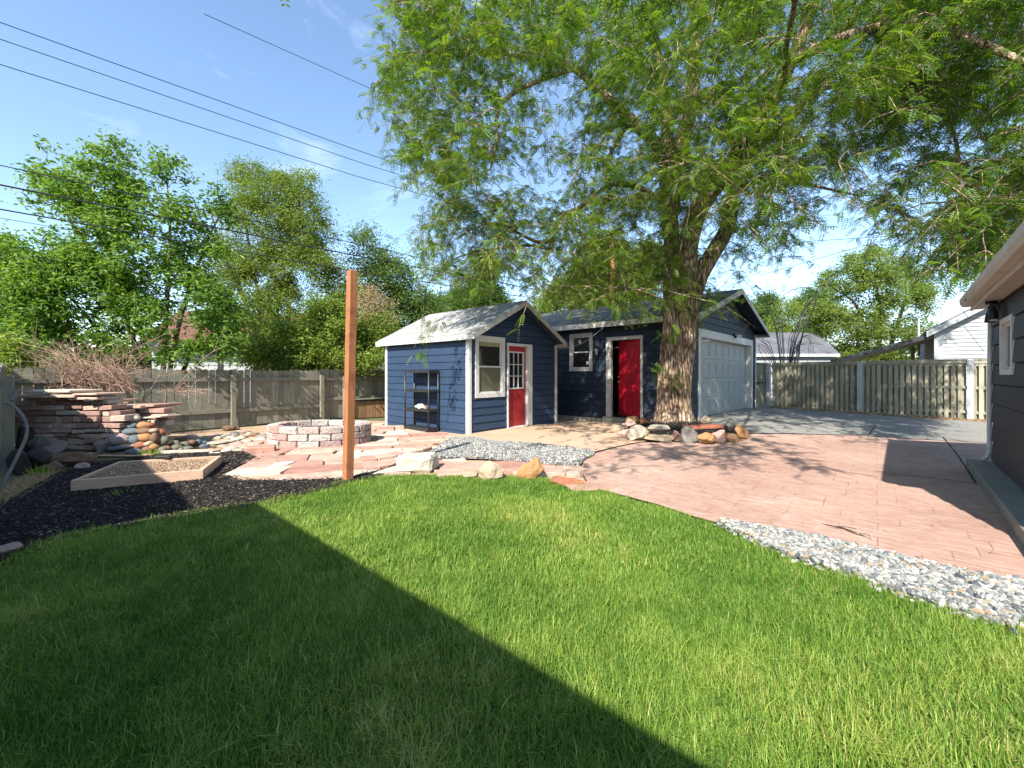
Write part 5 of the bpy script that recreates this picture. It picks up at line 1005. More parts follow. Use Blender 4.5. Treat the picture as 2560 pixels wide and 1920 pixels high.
# ---------------------------------------------------------------- the big locust tree
def big_tree():
    e = empty('locust_tree', (4.0, 10.5, .1), 'huge shaggy barked tree with feathery leaves in a ring of boulders', 'tree'); rr = random.Random(21)
    sk = Skel(); T = lambda l: [at(x, y, d) for x, y, d in l]
    sk.n.append((4., 10.5, 3)); sk.r.append(.3)
    # trunk with flutes
    m = MB(); prof = [(1682, 1084, .8), (1682, 1066, .66), (1683, 1050, .56), (1685, 1025, .475), (1686, 985, .455), (1688, 930, .45), (1693, 880, .455), (1698, 830, .46), (1699, 790, .445), (1699, 760, .43), (1700, 735, .40), (1700, 712, .33), (1700, 698, .2)]
    ns = 72; rows_ = []; Y0 = 10.5; pr = []
    for i in range(len(prof)-1):
        for q in range(6): t = q/6; pr.append([prof[i][j]*(1-t)+prof[i+1][j]*t for j in range(3)])
    pr.append(prof[-1])
    for x, y, r in pr:
        c = at(x, y, Y0); row = []
        for k in range(ns):
            a = 2*math.pi*k/ns; z = c.z; fl = max(0, .55-z)/.55
            v = Vector((math.cos(a)*3.2, math.sin(a)*3.2, z*.55)); g = noise.noise(v+Vector((0, 0, .4*noise.noise(v*1.5))))*.055+abs(noise.noise(Vector((math.cos(a)*9, math.sin(a)*9, z*1.3))))*-.07+abs(noise.noise(Vector((math.cos(a)*19, math.sin(a)*19, z*2.6))))*-.035+.03*noise.noise(Vector((math.cos(a)*2, math.sin(a)*2, z*2)))
            lobes = .16*fl*fl*math.sin(a*5+.6)+.1*fl*fl*math.sin(a*3+2); R = r*.92*(1+g*1.3+lobes); row.append(len(m.v)); m.v.append((c.x+math.cos(a)*R, Y0+math.sin(a)*R*.92, c.z))
        rows_.append(row)
    for a_, b_ in zip(rows_[:-1], rows_[1:]):
        for k in range(ns): k2 = (k+1) % ns; m.face((a_[k], a_[k2], b_[k2], b_[k]))
    m.face(rows_[-1]); m.build('trunk', m_bark, e, smooth=True)
    L = sk.limb
    L(T([(1688, 790, 10.5), (1683, 700, 10.5), (1680, 610, 10.6), (1672, 520, 10.7), (1664, 420, 10.8), (1668, 317, 10.9), (1655, 208, 11), (1638, 100, 11.1), (1625, -30, 11.2), (1600, -160, 11.3)]), [.3, .24, .2, .185, .175, .16, .13, .1, .07, .05], 20)
    L(T([(1676, 560, 10.65), (1690, 430, 10.5), (1712, 330, 10.4), (1729, 230, 10.3), (1738, 115, 10.2), (1748, 0, 10.1), (1760, -150, 10)]), [.17, .19, .19, .18, .15, .11, .07], 18)
    L(T([(1712, 790, 10.5), (1716, 700, 10.4), (1720, 610, 10.2), (1752, 512, 10), (1817, 430, 9.8), (1860, 360, 9.6), (1915, 280, 9.4), (1955, 200, 9.2), (1999, 105, 9), (2040, 0, 8.8), (2090, -130, 8.6)]), [.33, .27, .24, .22, .21, .185, .17, .15, .12, .09, .06], 20)
    L(T([(1722, 760, 10.5), (1748, 690, 10.6), (1778, 640, 10.7), (1822, 560, 10.9), (1830, 480, 11), (1880, 382, 11.2), (1980, 287, 11.3), (2050, 221, 11.4), (2120, 143, 11.5), (2200, 40, 11.6)]), [.26, .22, .2, .18, .16, .15, .13, .11, .09, .06], 16)
    L(T([(1662, 400, 10.8), (1636, 355, 10.6), (1590, 312, 10.4), (1548, 272, 10.2), (1489, 218, 10), (1438, 172, 9.8), (1350, 150, 9.5), (1250, 132, 9.2), (1150, 122, 9), (1050, 150, 8.8)]), [.17, .15, .14, .13, .1, .085, .06, .045, .03, .02], 14)
    L(T([(1438, 172, 9.8), (1340, 205, 9.4), (1262, 250, 9.2), (1240, 304, 9.1), (1242, 351, 9), (1226, 425, 9)]), [.06, .05, .045, .04, .035, .02], 8)
    L(T([(1600, 322, 10.5), (1560, 310, 10.2), (1520, 330, 10), (1495, 380, 9.9)]), [.06, .05, .04, .025], 8)
    L(T([(1578, 310, 10.5), (1545, 345, 10.6), (1520, 400, 10.7), (1510, 450, 10.8)]), [.06, .055, .045, .02], 8)
    L(T([(1674, 520, 10.6), (1614, 476, 10.3), (1560, 462, 10.1), (1516, 467, 9.9), (1458, 512, 9.8), (1402, 543, 9.7), (1388, 585, 9.7), (1379, 632, 9.7)]), [.08, .065, .055, .05, .045, .04, .035, .03], 10)
    L(T([(1384, 600, 9.7), (1340, 604, 9.6), (1262, 566, 9.4), (1210, 560, 9.3), (1150, 590, 9.2)]), [.045, .04, .03, .022, .012], 8)
    L(T([(1378, 625, 9.7), (1332, 614, 9.9), (1265, 618, 10), (1203, 629, 10.1), (1132, 649, 10.2), (1090, 690, 10.2)]), [.045, .035, .03, .024, .016, .01], 8)
    L(T([(1290, 575, 9.5), (1268, 530, 9.4), (1245, 500, 9.3)]), [.03, .025, .012], 8)
    L(T([(1850, 470, 10), (1912, 447, 9.7), (1960, 445, 9.5), (2060, 470, 9.2), (2150, 490, 9)]), [.08, .06, .05, .03, .015], 8)
    L(T([(2050, 221, 11), (2180, 190, 10), (2277, 132, 9), (2338, 252, 8.4), (2386, 334, 8), (2400, 470, 7.6), (2402, 600, 7.2), (2400, 690, 7)]), [.09, .07, .05, .04, .032, .025, .018, .012], 8)
    L(T([(1980, 150, 9.1), (2120, 90, 8), (2300, 60, 7), (2480, 120, 6.2), (2640, 200, 5.8)]), [.12, .1, .08, .05, .03], 8)
    L([at(1960, 190, 9.2), Vector((5.2, 8.0, 7.6)), Vector((4.4, 6.6, 7.0)), Vector((3.5, 5.2, 6.3)), Vector((2.5, 3.9, 5.6)), Vector((1.4, 2.7, 4.9))], [.06, .05, .04, .03, .02, .01], 8)
    outline = [(980, 60), (925, 210), (903, 268), (985, 335), (1020, 390), (1012, 440), (1050, 490), (1080, 530), (1045, 600), (1045, 650), (1090, 690), (1130, 720), (1270, 690), (1370, 745), (1420, 740), (1540, 768), (1640, 745), (1720, 800), (1790, 770), (1850, 750), (1905, 700), (1820, 640), (1950, 650), (1990, 610), (2020, 560), (2100, 520), (2200, 560), (2300, 590), (2350, 640), (2380, 690), (2420, 700), (2480, 640), (2570, 600), (2700, 400), (2700, -260), (1000, -260)]
    cl = []; tries = 0
    holes = [(1000, 470, 40, 40), (1290, 430, 70, 50), (1400, 470, 60, 40), (1330, 650, 60, 20), (1250, 690, 50, 30), (1560, 400, 45, 60), (2010, 470, 50, 45), (2150, 540, 50, 30), (2080, 300, 50, 35), (1240, 300, 30, 30), (1900, 600, 50, 40), (1420, 280, 50, 25), (1830, 690, 60, 40), (2200, 420, 60, 40), (2300, 500, 60, 40)]
    for hx, hy, s_, q_ in ((1650, 620, 50, 10), (1640, 470, 60, 20), (1720, 460, 30, 6), (1650, 250, 60, 12), (1560, 480, 90, 30), (1400, 580, 100, 34), (1930, 430, 70, 18), (1290, 560, 90, 24), (1480, 680, 80, 22), (1640, 690, 50, 12), (1900, 330, 90, 24)):
        for _ in range(q_): cl.append(at(rr.gauss(hx, s_), rr.gauss(hy, s_*.6), rr.uniform(8.6, 9.7)))
    while len(cl) < 3050 and tries < 160000:
        tries += 1; px = rr.uniform(890, 2700); py = rr.uniform(-250, 800)
        if not in_poly(np.array([px]), np.array([py]), outline)[0]: continue
        hb = 1
        for hx, hy, a, b_ in holes:
            if ((px-hx)/a)**2+((py-hy)/b_)**2 < 1: hb = .12
        if rr.random() > hb: continue
        cx = abs(px-1690)/800; sp = max(.4, 2.6*(1-cx*.45)); Y = rr.gauss(10.2, sp)
        if px < 1500: Y = rr.gauss(9.7, 1.5)
        if px > 2000: Y = rr.gauss(9.6-(px-2000)*.003, 1.6)
        Y = min(max(Y, 5.6), 14.5); p = at(px, py, Y)
        if p.z > 14 or p.z < 2.6: continue
        if p.y+1.0*p.z < 9.2 and px > 1450 and rr.random() > .1: continue
        if (px > 1560 and px < 1850 and py > 560 and Y < 10 and rr.random() > .35): continue
        if noise.noise(p*.55+Vector((9, 0, 0))) < -.2: continue
        cl.append(p)
    for _ in range(50):       # spray overhead whose shadow dapples the patio
        p = Vector((rr.gauss(1.1, .95), rr.gauss(2.4, .8), rr.gauss(4.9, .35))); 
        if (p.z-CH)/max(p.y, .1) > .92 and p.x < 3.2 and p.y+p.z*1.0 > 5.9: cl.append(p)
    for _ in range(190):
        p = Vector((rr.gauss(6.8, 2.2), rr.gauss(6.8, 1.3), rr.gauss(6.6, 1.)));
        if p.y+p.z > 12.2 and p.z > CH+.3*p.y and p.z > 5: cl.append(p)
    for _ in range(60):       # right side, nearer the gray house
        px, py = rr.gauss(2440, 90), rr.gauss(560, 70); Y = rr.uniform(6.5, 9)
        if py < 690: cl.append(at(px, py, Y))
    cl.sort(key=lambda p: (p-Vector((4, 10.5, 4.5))).length)
    FP = []; FD = []
    for c in cl:
        pts = sk.attach(c, rr, .006, .1, .14)
        n = rr.randint(12, 32); a = np.array(pts[-1]); d0 = np.array((pts[-1]-pts[-2]).normalized()) if len(pts) > 1 else np.array([0, 0, -1.])
        # a few drooping twigs leave the cluster
        for _ in range(rr.randint(3, 4)):
            td = unit((d0*.6+rng.normal(size=3)*np.array([1, 1, .35])-np.array([0, 0, .25]))[None])[0]; L = rr.uniform(.3, .75); tp = [Vector(a+td*L*q+np.array([0, 0, -.3*L*q*q])) for q in (0, .33, .66, 1)]
            sk.mb.tube(tp, [.006, .005, .004, .002], 3, False)
            k = n//3
            for _k in range(k):
                q = rr.random(); p = a+td*L*q+np.array([0, 0, -.3*L*q*q]); FP.append(p); dd = td*.4+rng.normal(size=3)*np.array([1, 1, .3])-np.array([0, 0, .35]); FD.append(dd)
        for p in pts[len(pts)//2:]:
            if rr.random() < .5:
                for _k in range(3): FP.append(np.array(p)+rng.normal(size=3)*.05); FD.append(rng.normal(size=3)*np.array([1, 1, .3])-np.array([0, 0, .3]))
    # tufts on the trunk
    for px, py, n, s in ((1665, 840, 26, .12), (1650, 918, 18, .1), (1680, 945, 40, .16), (1650, 940, 12, .12), (1720, 735, 34, .25), (1660, 650, 30, .3), (1790, 560, 20, .3), (1660, 740, 30, .25), (1760, 700, 50, .35), (1800, 760, 40, .3), (1640, 600, 30, .3), (1680, 480, 50, .4), (1830, 730, 40, .35)):
        c = np.array(at(px, py, 9.92 if py > 800 else 9.8))
        for _ in range(n): FP.append(c+rng.normal(size=3)*np.array([s, .06 if py > 800 else s*.8, s*.5])); FD.append(rng.normal(size=3)*np.array([1, .6, .3])-np.array([0, .5, .4]))
    # the spray hanging before the shed wall and big sprays by the gray house
    sp = Vector(S0+B2*1.9-A2*.55); tp = [at(1040, 700, 8.4), at(1060, 760, 8.6), at(1052, 840, 8.8), at(1050, 880, 8.9)]; sk.attach(tp[0], rr, .008); sk.mb.tube(tp, [.007, .006, .004, .003], 5, False)
    for px, py in ((1055, 790), (1075, 800), (1095, 810), (1060, 830), (1050, 875), (1045, 885), (1056, 890), (1062, 880), (1070, 835), (1100, 800), (1080, 815), (1052, 845)):
        for _ in range(4): FP.append(np.array(at(px, py, 8.75))+rng.normal(size=3)*.05); FD.append(rng.normal(size=3)*np.array([1, .8, .3])-np.array([0, 0, .9]))
    FP = np.array(FP); FD = unit(np.array(FD)); n = len(FP); print('fronds', n)
    Ls = rng.uniform(.11, .19, n); rn = np.clip(.45+.22*rng.normal(size=n)+.25*np.array([noise.noise(Vector(p)*.8) for p in FP]), 0, 1)
    V, F, R = fronds(FP, FD, Ls, 6, np.full(n, .05), .0235, rn)
    np_mesh('crown', V, F, m_locust, R, e, WO[e.name])
    BP = []; BD = []                       # near sprays with big clear leaflets
    for px, py, Y, nn in ((2395, 690, 5.6, 7), (2330, 672, 5.6, 7), (2420, 705, 5.5, 6), (2300, 700, 5.7, 4), (2450, 640, 5.8, 7), (2380, 610, 6, 7), (2360, 560, 6.2, 8), (2480, 600, 6, 8)):
        for _ in range(nn): BP.append(np.array(at(px+rr.gauss(0, 20), py+rr.gauss(0, 10), Y))); BD.append(rng.normal(size=3)*np.array([1, .8, .25])-np.array([0, 0, .35]))
    sk.attach(at(2390, 600, 6.2), rr, .01); sk.mb.tube([at(2390, 600, 6.2), at(2396, 680, 5.8), at(2330, 670, 5.6), at(2300, 690, 5.6)], [.01, .008, .006, .004], 5, False)
    BP = np.array(BP); BD = unit(np.array(BD)); n = len(BP); V, F, R = fronds(BP, BD, rng.uniform(.2, .3, n), 9, np.full(n, .055), .02, rng.uniform(.3, .7, n)); np_mesh('near_spray', V, F, m_locust, R, e, WO[e.name])
    sk.mb.build('limbs', m_bark, e, smooth=True)
big_tree()
# ---------------------------------------------------------------- other trees
def tree(name, label, base, blobs, Y, lmat, ncl, lpc, ll, lw, bmat=None, stems=None, spreadY=1.2, group=None, r0=.12, droop=.3, cs=.35, cat='tree', seed=1, leafdir=.5, gap=-9, gs=1.1):
    e = empty(name, base, label, cat, group); rr = random.Random(seed); sk = Skel(); k = 1.1573
    if stems is None: stems = [[(base[0]*F_/base[1]+1280, 936+(CH-0)*F_/base[1]), (sum(b[0] for b in blobs)/len(blobs)*k, min(b[1] for b in blobs)*k+30)]]
    for s in stems:
        P = [at(x, y, base[1]+(0 if i == 0 else rr.uniform(-.4, .4))) for i, (x, y) in enumerate(s)]
        P[0].z = max(P[0].z, base[2]) if i == 0 else P[0].z; P[0] = Vector((P[0].x, base[1], base[2]-.05)) if True else P[0]
        if len(P) == 2: P = [P[0], P[0].lerp(P[1], .33)+Vector((rr.gauss(0, .1), 0, 0)), P[0].lerp(P[1], .66)+Vector((rr.gauss(0, .15), 0, 0)), P[1]]
        sk.limb(P, [r0*(1-.85*i/(len(P)-1)) for i in range(len(P))], 8)
    ar = [b[2]*b[3] for b in blobs]; tot = sum(ar); cl = []
    for b, a in zip(blobs, ar):
        for _ in range(max(3, int(ncl*a/tot))):
            q = rr.random()**.5; t = rr.uniform(0, 2*math.pi); px, py = (b[0]+b[2]*q*math.cos(t))*k, (b[1]+b[3]*q*math.sin(t))*k; d = max(-1, min(1, rr.gauss(0, .5)))*spreadY*math.sqrt(max(.05, 1-q*q*.8)); p = at(px, py, Y+d)
            if p.z < .5 or (gap > -9 and noise.noise(p*gs+Vector((seed*7, 0, 0))) < gap): continue
            cl.append(p)
    bc = Vector(base)+Vector((0, 0, 2)); cl.sort(key=lambda p: (p-bc).length); FP = []
    for c in cl:
        pts = sk.attach(c, rr, .006, .08, .08, 4); a = np.array(pts[-1]); b0 = np.array(pts[max(0, len(pts)-3)])
        for _ in range(3):
            td = rng.normal(size=3)*np.array([1, 1, .6]); td /= np.linalg.norm(td); sk.mb.tube([Vector(a), Vector(a+td*cs*.9)], [.005, .003], 3, False)
        q = rng.normal(size=(lpc, 3))*cs*np.array([1, 1, .75])*rng.uniform(.4, 1, (lpc, 1)); FP.append(a+q); m_ = max(2, lpc//6); t = rng.random((m_, 1)); FP.append(b0*(1-t)+a*t+rng.normal(size=(m_, 3))*cs*.35)
    FP = np.concatenate(FP); n = len(FP); D = unit(rng.normal(size=(n, 3))*np.array([1, 1, .5])-np.array([0, 0, droop])); N = unit(np.array([-.25, -.5, 1])*leafdir*2+rng.normal(size=(n, 3))*.8)
    rn = np.clip(.45+.2*rng.normal(size=n)+.3*np.array([noise.noise(Vector(p)*.9) for p in FP]), 0, 1); L = ll*rng.uniform(.6, 1.25, n)
    V, F, R = simple_leaves(FP, D, N, L, L*lw, rn); np_mesh('crown', V, F, lmat, R, e, WO[e.name]); sk.mb.build('trunk', bmat or m_bark2, e, smooth=True); print(name, n); return e
tree('ash_tree', 'tall multi stemmed ash tree with broad green leaves behind the left fence', (-9.0, 10.9, 0), [(110, 352, 42, 42), (90, 390, 25, 30), (160, 400, 50, 55), (235, 348, 45, 52), (262, 395, 40, 40), (355, 372, 40, 52), (385, 410, 42, 45), (310, 460, 85, 65), (190, 480, 100, 70), (100, 440, 40, 25), (390, 480, 50, 50), (460, 425, 25, 25), (490, 455, 25, 25), (110, 520, 30, 25), (250, 560, 150, 70), (430, 560, 70, 60), (150, 610, 110, 60), (330, 650, 160, 80), (455, 690, 75, 70), (100, 680, 80, 70), (250, 740, 190, 45), (430, 750, 80, 35)], 10.6, m_ash, 900, 52, .14, .42, None,
     [[(400, 1080), (290, 700), (265, 560), (262, 400)], [(400, 1080), (420, 700), (425, 560), (415, 430)], [(400, 1080), (330, 760), (180, 560), (130, 420)], [(400, 1080), (450, 800), (520, 600), (560, 520)], [(400, 1080), (240, 820), (150, 720)], [(400, 1080), (500, 830), (560, 740)]], 1.1, None, .07, .25, .2, gap=-.12)
tree('ash_tree', 'smaller ash tree reaching in at the far left edge', (-11.9, 10.6, 0), [(15, 545, 35, 35), (60, 570, 45, 22), (95, 600, 40, 25), (30, 600, 55, 50), (40, 660, 60, 60), (20, 730, 50, 45), (100, 660, 50, 40), (90, 720, 60, 30)], 10.2, m_ash, 220, 66, .135, .42, None, None, .9, None, .09, .25, .24, seed=2)
tree('elm_tree', 'tall airy yellow green elm behind the left neighbour', (-10.5, 17.5, 0), [(530, 375, 40, 22), (560, 410, 55, 45), (610, 405, 45, 30), (655, 400, 35, 28), (560, 470, 95, 50), (650, 460, 55, 50), (640, 520, 95, 50), (520, 560, 80, 45), (610, 580, 110, 60), (700, 560, 45, 40), (520, 640, 100, 60), (640, 670, 120, 70), (560, 735, 50, 25), (690, 740, 90, 45), (750, 620, 40, 40), (470, 530, 35, 25)], 17.5, m_elm, 1250, 70, .12, .38, None, [[(647, 1020), (650, 780), (620, 600), (600, 430)], [(647, 1020), (700, 750), (760, 620)], [(647, 1020), (620, 780), (560, 640), (520, 500)], [(647, 1020), (720, 820), (700, 600), (720, 480)]], 1.8, None, .11, .3, .3, seed=3, gap=-.35, gs=.7)
tree('bushy_tree', 'bushy green tree between the wooden post and the shed', (-9, 21, 0), [(790, 515, 26, 22), (800, 560, 50, 35), (840, 600, 50, 40), (880, 640, 45, 35), (830, 660, 80, 50), (860, 720, 85, 45), (780, 740, 70, 40), (920, 690, 45, 40), (760, 680, 50, 50), (900, 760, 60, 30)], 20, m_dkleaf, 450, 90, .14, .42, None, None, 1.6, None, .15, .25, .4, seed=4)
tree('leafy_shrub', 'leafy light green shrub overhanging the middle of the picket fence', (-6.2, 13.2, 0), [(600, 735, 55, 35), (660, 745, 60, 40), (560, 770, 40, 25), (720, 760, 60, 35), (640, 785, 60, 20), (700, 690, 60, 40), (770, 780, 45, 22)], 13.2, m_yleaf, 330, 80, .11, .42, None, None, .7, None, .05, .25, .26, cat='shrub', seed=5)
tree('seeding_shrub', 'tall shrub with dry beige seed plumes behind the wooden post', (-5.8, 14.5, 0), [(795, 640, 25, 22), (815, 665, 35, 25), (775, 670, 20, 25), (830, 690, 25, 15)], 14, m_dryleaf, 70, 60, .07, .3, None, None, .5, None, .04, .0, .22, cat='shrub', seed=6)
tree('pale_shrub', 'pale green shrub under the beige plumes beside the post', (-5.6, 14.2, 0), [(800, 715, 55, 35), (830, 750, 50, 30), (780, 750, 30, 40)], 14, m_yleaf, 160, 90, .09, .4, None, None, .6, None, .04, .2, .24, cat='shrub', seed=7)
tree('cedar_tree', 'dull green conical tree peeking above the shed roof', (-6.6, 30, 0), [(1050, 560, 14, 25), (1050, 600, 26, 30), (1045, 640, 42, 30), (1050, 665, 60, 25), (960, 665, 50, 30), (1000, 640, 30, 20)], 30, m_dkleaf, 380, 100, .18, .4, None, None, 1.5, None, .2, .1, .4, seed=8)
tree('background_tree', 'loose green tree behind the garage roof left of the trunk', (1.5, 27, 0), [(1310, 560, 60, 50), (1280, 610, 75, 40), (1360, 610, 60, 45), (1330, 660, 90, 25), (1400, 570, 30, 50), (1225, 640, 45, 30), (1180, 660, 30, 20)], 27, m_elm, 620, 100, .18, .42, None, None, 2, None, .2, .25, .45, seed=9)
tree('spreading_tree', 'large layered green tree between the two neighbouring houses', (15.5, 27, 0), [(1850, 560, 40, 20), (1900, 570, 70, 35), (1960, 575, 40, 28), (1830, 610, 60, 30), (1930, 620, 80, 35), (1990, 620, 30, 28), (1850, 660, 85, 30), (1960, 665, 60, 25), (1830, 700, 90, 30), (1930, 705, 85, 28), (1890, 745, 110, 28), (1990, 740, 30, 25), (1780, 670, 35, 28), (1790, 700, 50, 30), (1870, 770, 80, 18), (2010, 770, 25, 16)], 26.5, m_yleaf, 1050, 64, .17, .4, None, [[(2190, 990), (2200, 800), (2190, 700), (2200, 640)], [(2190, 990), (2150, 780), (2080, 720)], [(2190, 990), (2260, 760), (2290, 700)]], 2.2, None, .15, .2, .36, seed=10, gap=-.12, gs=.6)
bpy.data.objects['spreading_tree'].children[0].data.materials[0] = m_elm
tree('yellow_bush', 'bright yellow green bush behind the gray roofed neighbour garage', (10.8, 30, 0), [(1700, 665, 26, 22), (1695, 700, 38, 25), (1715, 690, 30, 25), (1665, 720, 20, 16)], 30, m_yleaf, 120, 60, .12, .45, None, None, 1., None, .1, .1, .4, cat='bush', seed=11)
tree('background_tree', 'soft gray green tree just right of the garage gable', (10.2, 33, 0), [(1655, 665, 30, 30), (1640, 690, 30, 30), (1660, 715, 40, 20), (1740, 665, 22, 20), (1765, 650, 30, 26), (1750, 720, 40, 16)], 33, m_dkleaf, 260, 100, .2, .4, None, None, 1.5, None, .12, .1, .45, seed=12)
tree('climbing_plant', 'yellow green creeper spilling over the side fence at the left edge', (-9.2, 8.9, 0), [(20, 765, 45, 22), (10, 740, 30, 20), (50, 780, 30, 12)], 8.6, m_yleaf, 60, 50, .07, .5, None, None, .4, None, .03, .3, .16, cat='plant', seed=13)
def hedge():
    rows_ = [(-40, 34, -14, 60, 4.5, 'dark row of distant trees behind the left neighbours'), (-14, 60, 14, 62, 5.5, 'low line of distant trees behind the garage'), (14, 62, 60, 40, 5.5, 'distant trees behind the right neighbours')]
    for i, (x0, y0, x1, y1, h, lab) in enumerate(rows_):
        n = 26000; t = rng.random(n); X = x0+(x1-x0)*t; Y = y0+(y1-y0)*t+rng.normal(size=n)*1.5; top = np.array([h*(.75+.5*noise.noise(Vector((x*.16, y*.16, 0)))) for x, y in zip(X, Y)]); Z = rng.random(n)**.7*top
        P = np.stack([X, Y, Z], 1); D = rand_dir(n); V, F, R = simple_leaves(P, D, rand_dir(n, .6), np.full(n, .5), np.full(n, .35), rng.random(n)); o = np_mesh('distant_trees', V, F, m_dkleaf, R); tag(o, lab, 'distant trees', None, 'stuff')
hedge()
# ---------------------------------------------------------------- bare brush and arching canes
def brush(name, lab, root, n, reach, mat, seed, up=1., tips=None, r=.007, lean=(0, 0, 0), cat='shrub'):
    rr = random.Random(seed); m = MB()
    for i in range(n):
        b = Vector(root)+Vector((rr.gauss(0, reach*.35), rr.gauss(0, .15), 0)); d = Vector((rr.gauss(0, 1), rr.gauss(-.1, .35), abs(rr.gauss(.7, .5))*up))+Vector(lean); d.normalize(); L = rr.uniform(.4, 1.05)*reach; cur = Vector((rr.gauss(0, .3), rr.gauss(0, .2), -rr.uniform(.1, .7)))
        pts = [b+d*L*t+cur*L*t*t for t in (0, .2, .4, .6, .8, 1)]; pts = [p+Vector((rr.gauss(0, .02), 0, rr.gauss(0, .02))) for p in pts]; m.tube(pts, [r, r*.9, r*.8, r*.7, r*.5, r*.3], 4, False)
        for _ in range(3):
            q = rr.choice(pts[1:5]); dd = (d+Vector((rr.gauss(0, .8), rr.gauss(0, .4), rr.gauss(0, .6)))).normalized(); l = rr.uniform(.1, .35)*reach; m.tube([q, q+dd*l*.5+Z3*.02, q+dd*l], [r*.5, r*.4, r*.2], 3, False)
    o = m.build(name, mat, None, root); tag(o, lab, cat); return o
e_ = brush('bare_brush', 'tangle of bare dry twigs spilling over the fence above the waterfall wall', (-8.6, 8.6, 1.0), 125, 1.55, m_twig, 31, 1.3, None, .008, (-.05, -.1, .5), 'dry brush')
brush('bare_brush', 'taller reddish bare stems rising behind the left end of the fence', (-9.3, 9.3, 1.1), 60, 1.5, m_twig, 37, 2.2, None, .008, (0, 0, .8), 'dry brush')
brush('bare_brush', 'lower dry twigs trailing down beside the waterfall slabs', (-6.75, 8.6, 1.0), 18, .6, m_twig, 33, .5, None, .006, (.5, -.2, 0), 'dry brush')
def canes():
    m = MB(); rr = random.Random(44); Y = 19.5; base = at(1962, 905, Y)
    C = [[(1958, 905), (1945, 850), (1930, 790), (1905, 745), (1880, 730)], [(1962, 905), (1990, 850), (2015, 790), (2035, 745), (2040, 720)], [(1960, 905), (1988, 845), (2010, 780), (2030, 735), (2010, 722), (1980, 724), (1950, 740)], [(1965, 905), (2000, 850), (2022, 780), (2042, 740)], [(1955, 905), (1925, 870), (1905, 850), (1895, 835)], [(1950, 905), (1910, 880), (1895, 860)], [(1970, 905), (1990, 870), (2020, 860), (2060, 862)], [(1975, 905), (1995, 880), (1990, 850)], [(1962, 905), (1950, 830), (1935, 770), (1925, 700)], [(1985, 905), (2000, 860), (2020, 840), (2030, 870), (2020, 905)], [(1968, 905), (1975, 840), (1998, 800)]]
    for c in C:
        for v in range(3):
            P = [at(x+rr.gauss(0, 4)*min(i, 2), y+rr.gauss(0, 3)*min(i, 1), Y+rr.gauss(0, .15)) for i, (x, y) in enumerate(c)]; P[0].z -= 1.2; out = []
            for i in range(len(P)-1):
                p0, p1, p2, p3 = P[max(i-1, 0)], P[i], P[i+1], P[min(i+2, len(P)-1)]
                for t in (0, .33, .66): out.append(.5*((2*p1)+(-p0+p2)*t+(2*p0-5*p1+4*p2-p3)*t*t+(-p0+3*p1-3*p2+p3)*t**3))
            out.append(P[-1]); m.tube(out, [.02*(1-.75*i/(len(out)-1)) for i in range(len(out))], 5, False)
    tag(m.build('bare_arching_shrub', m_wire, None, (base.x, Y, 0)), 'leafless shrub of dark arching canes behind the gate', 'shrub')
canes()
# ---------------------------------------------------------------- ground cover
def stones_np(name, poly, n, smin, smax, mat, lift, lab, flat=.6, layers=.02, seedr=None):
    X, Y = sample_poly(poly, n); s = rng.uniform(smin, smax, n)*(.75+.5*rng.random(n)); base, F0 = ICO1; n0 = len(base)
    sc = np.stack([s*rng.uniform(.7, 1.3, n), s*rng.uniform(.6, 1., n), s*rng.uniform(.35, .8, n)*flat/.6], 1)/2
    V = base[None]*(1+rng.normal(size=(n, n0, 1))*.16)*sc[:, None, :]
    a, b_, c = rng.uniform(0, 6.28, n), rng.normal(size=n)*.35, rng.normal(size=n)*.35
    ca, sa = np.cos(a)[:, None], np.sin(a)[:, None]; x, y, z = V[..., 0], V[..., 1], V[..., 2]; y, z = y*np.cos(b_)[:, None]-z*np.sin(b_)[:, None], y*np.sin(b_)[:, None]+z*np.cos(b_)[:, None]; x, z = x*np.cos(c)[:, None]+z*np.sin(c)[:, None], -x*np.sin(c)[:, None]+z*np.cos(c)[:, None]
    x, y = x*ca-y*sa, x*sa+y*ca; Z = hzv(X, Y)+lift+rng.random(n)*layers
    V = np.stack([x+X[:, None], y+Y[:, None], z+Z[:, None]], 2).reshape(-1, 3); F = (F0[None]+np.arange(n)[:, None, None]*n0).reshape(-1, 3)
    o = np_mesh(name, V, F, mat, np.repeat(rng.random(n), len(F0))); tag(o, lab, name.replace('_', ' '), None, 'stuff')
stones_np('gravel_strip', strip_poly, 12500, .024, .05, m_gravel, .03, 'white and gray crushed stone strip between lawn and stamped concrete', .75, .03)
def widen(p, k):
    c = sum((Vector((q[0], q[1])) for q in p), Vector((0, 0)))/len(p); n = len(p); out = []
    ar = sum(p[i][0]*p[(i+1) % n][1]-p[(i+1) % n][0]*p[i][1] for i in range(n)); sg = 1 if ar > 0 else -1
    for i in range(n):
        a, b_ = Vector(p[i-1][:2]), Vector(p[(i+1) % n][:2]); d = (b_-a).normalized(); out.append(Vector(p[i][:2])+Vector((d.y, -d.x))*k*sg)
    return out
stones_np('stray_gravel', widen(strip_poly, .07), 900, .015, .045, m_gravel, .022, 'stray gravel stones scattered along the edges of the strip', .75, .01)
stones_np('gravel_bed', grav_poly, 14000, .02, .04, m_gravel, .035, 'bed of white gravel in front of the shed', .75, .025)
stones_np('soil_crumbs', [bedq[0].lerp(bedq[2], .03), bedq[1].lerp(bedq[3], .04), bedq[2].lerp(bedq[0], .03), bedq[3].lerp(bedq[1], .04)], 9000, .006, .018, STONES('soil_crumb', [(0, (.12, .08, .05)), (.5, (.4, .27, .17)), (1, (.6, .45, .3))]), .112, 'crumbly dry soil in the planter bed', .75, .012)
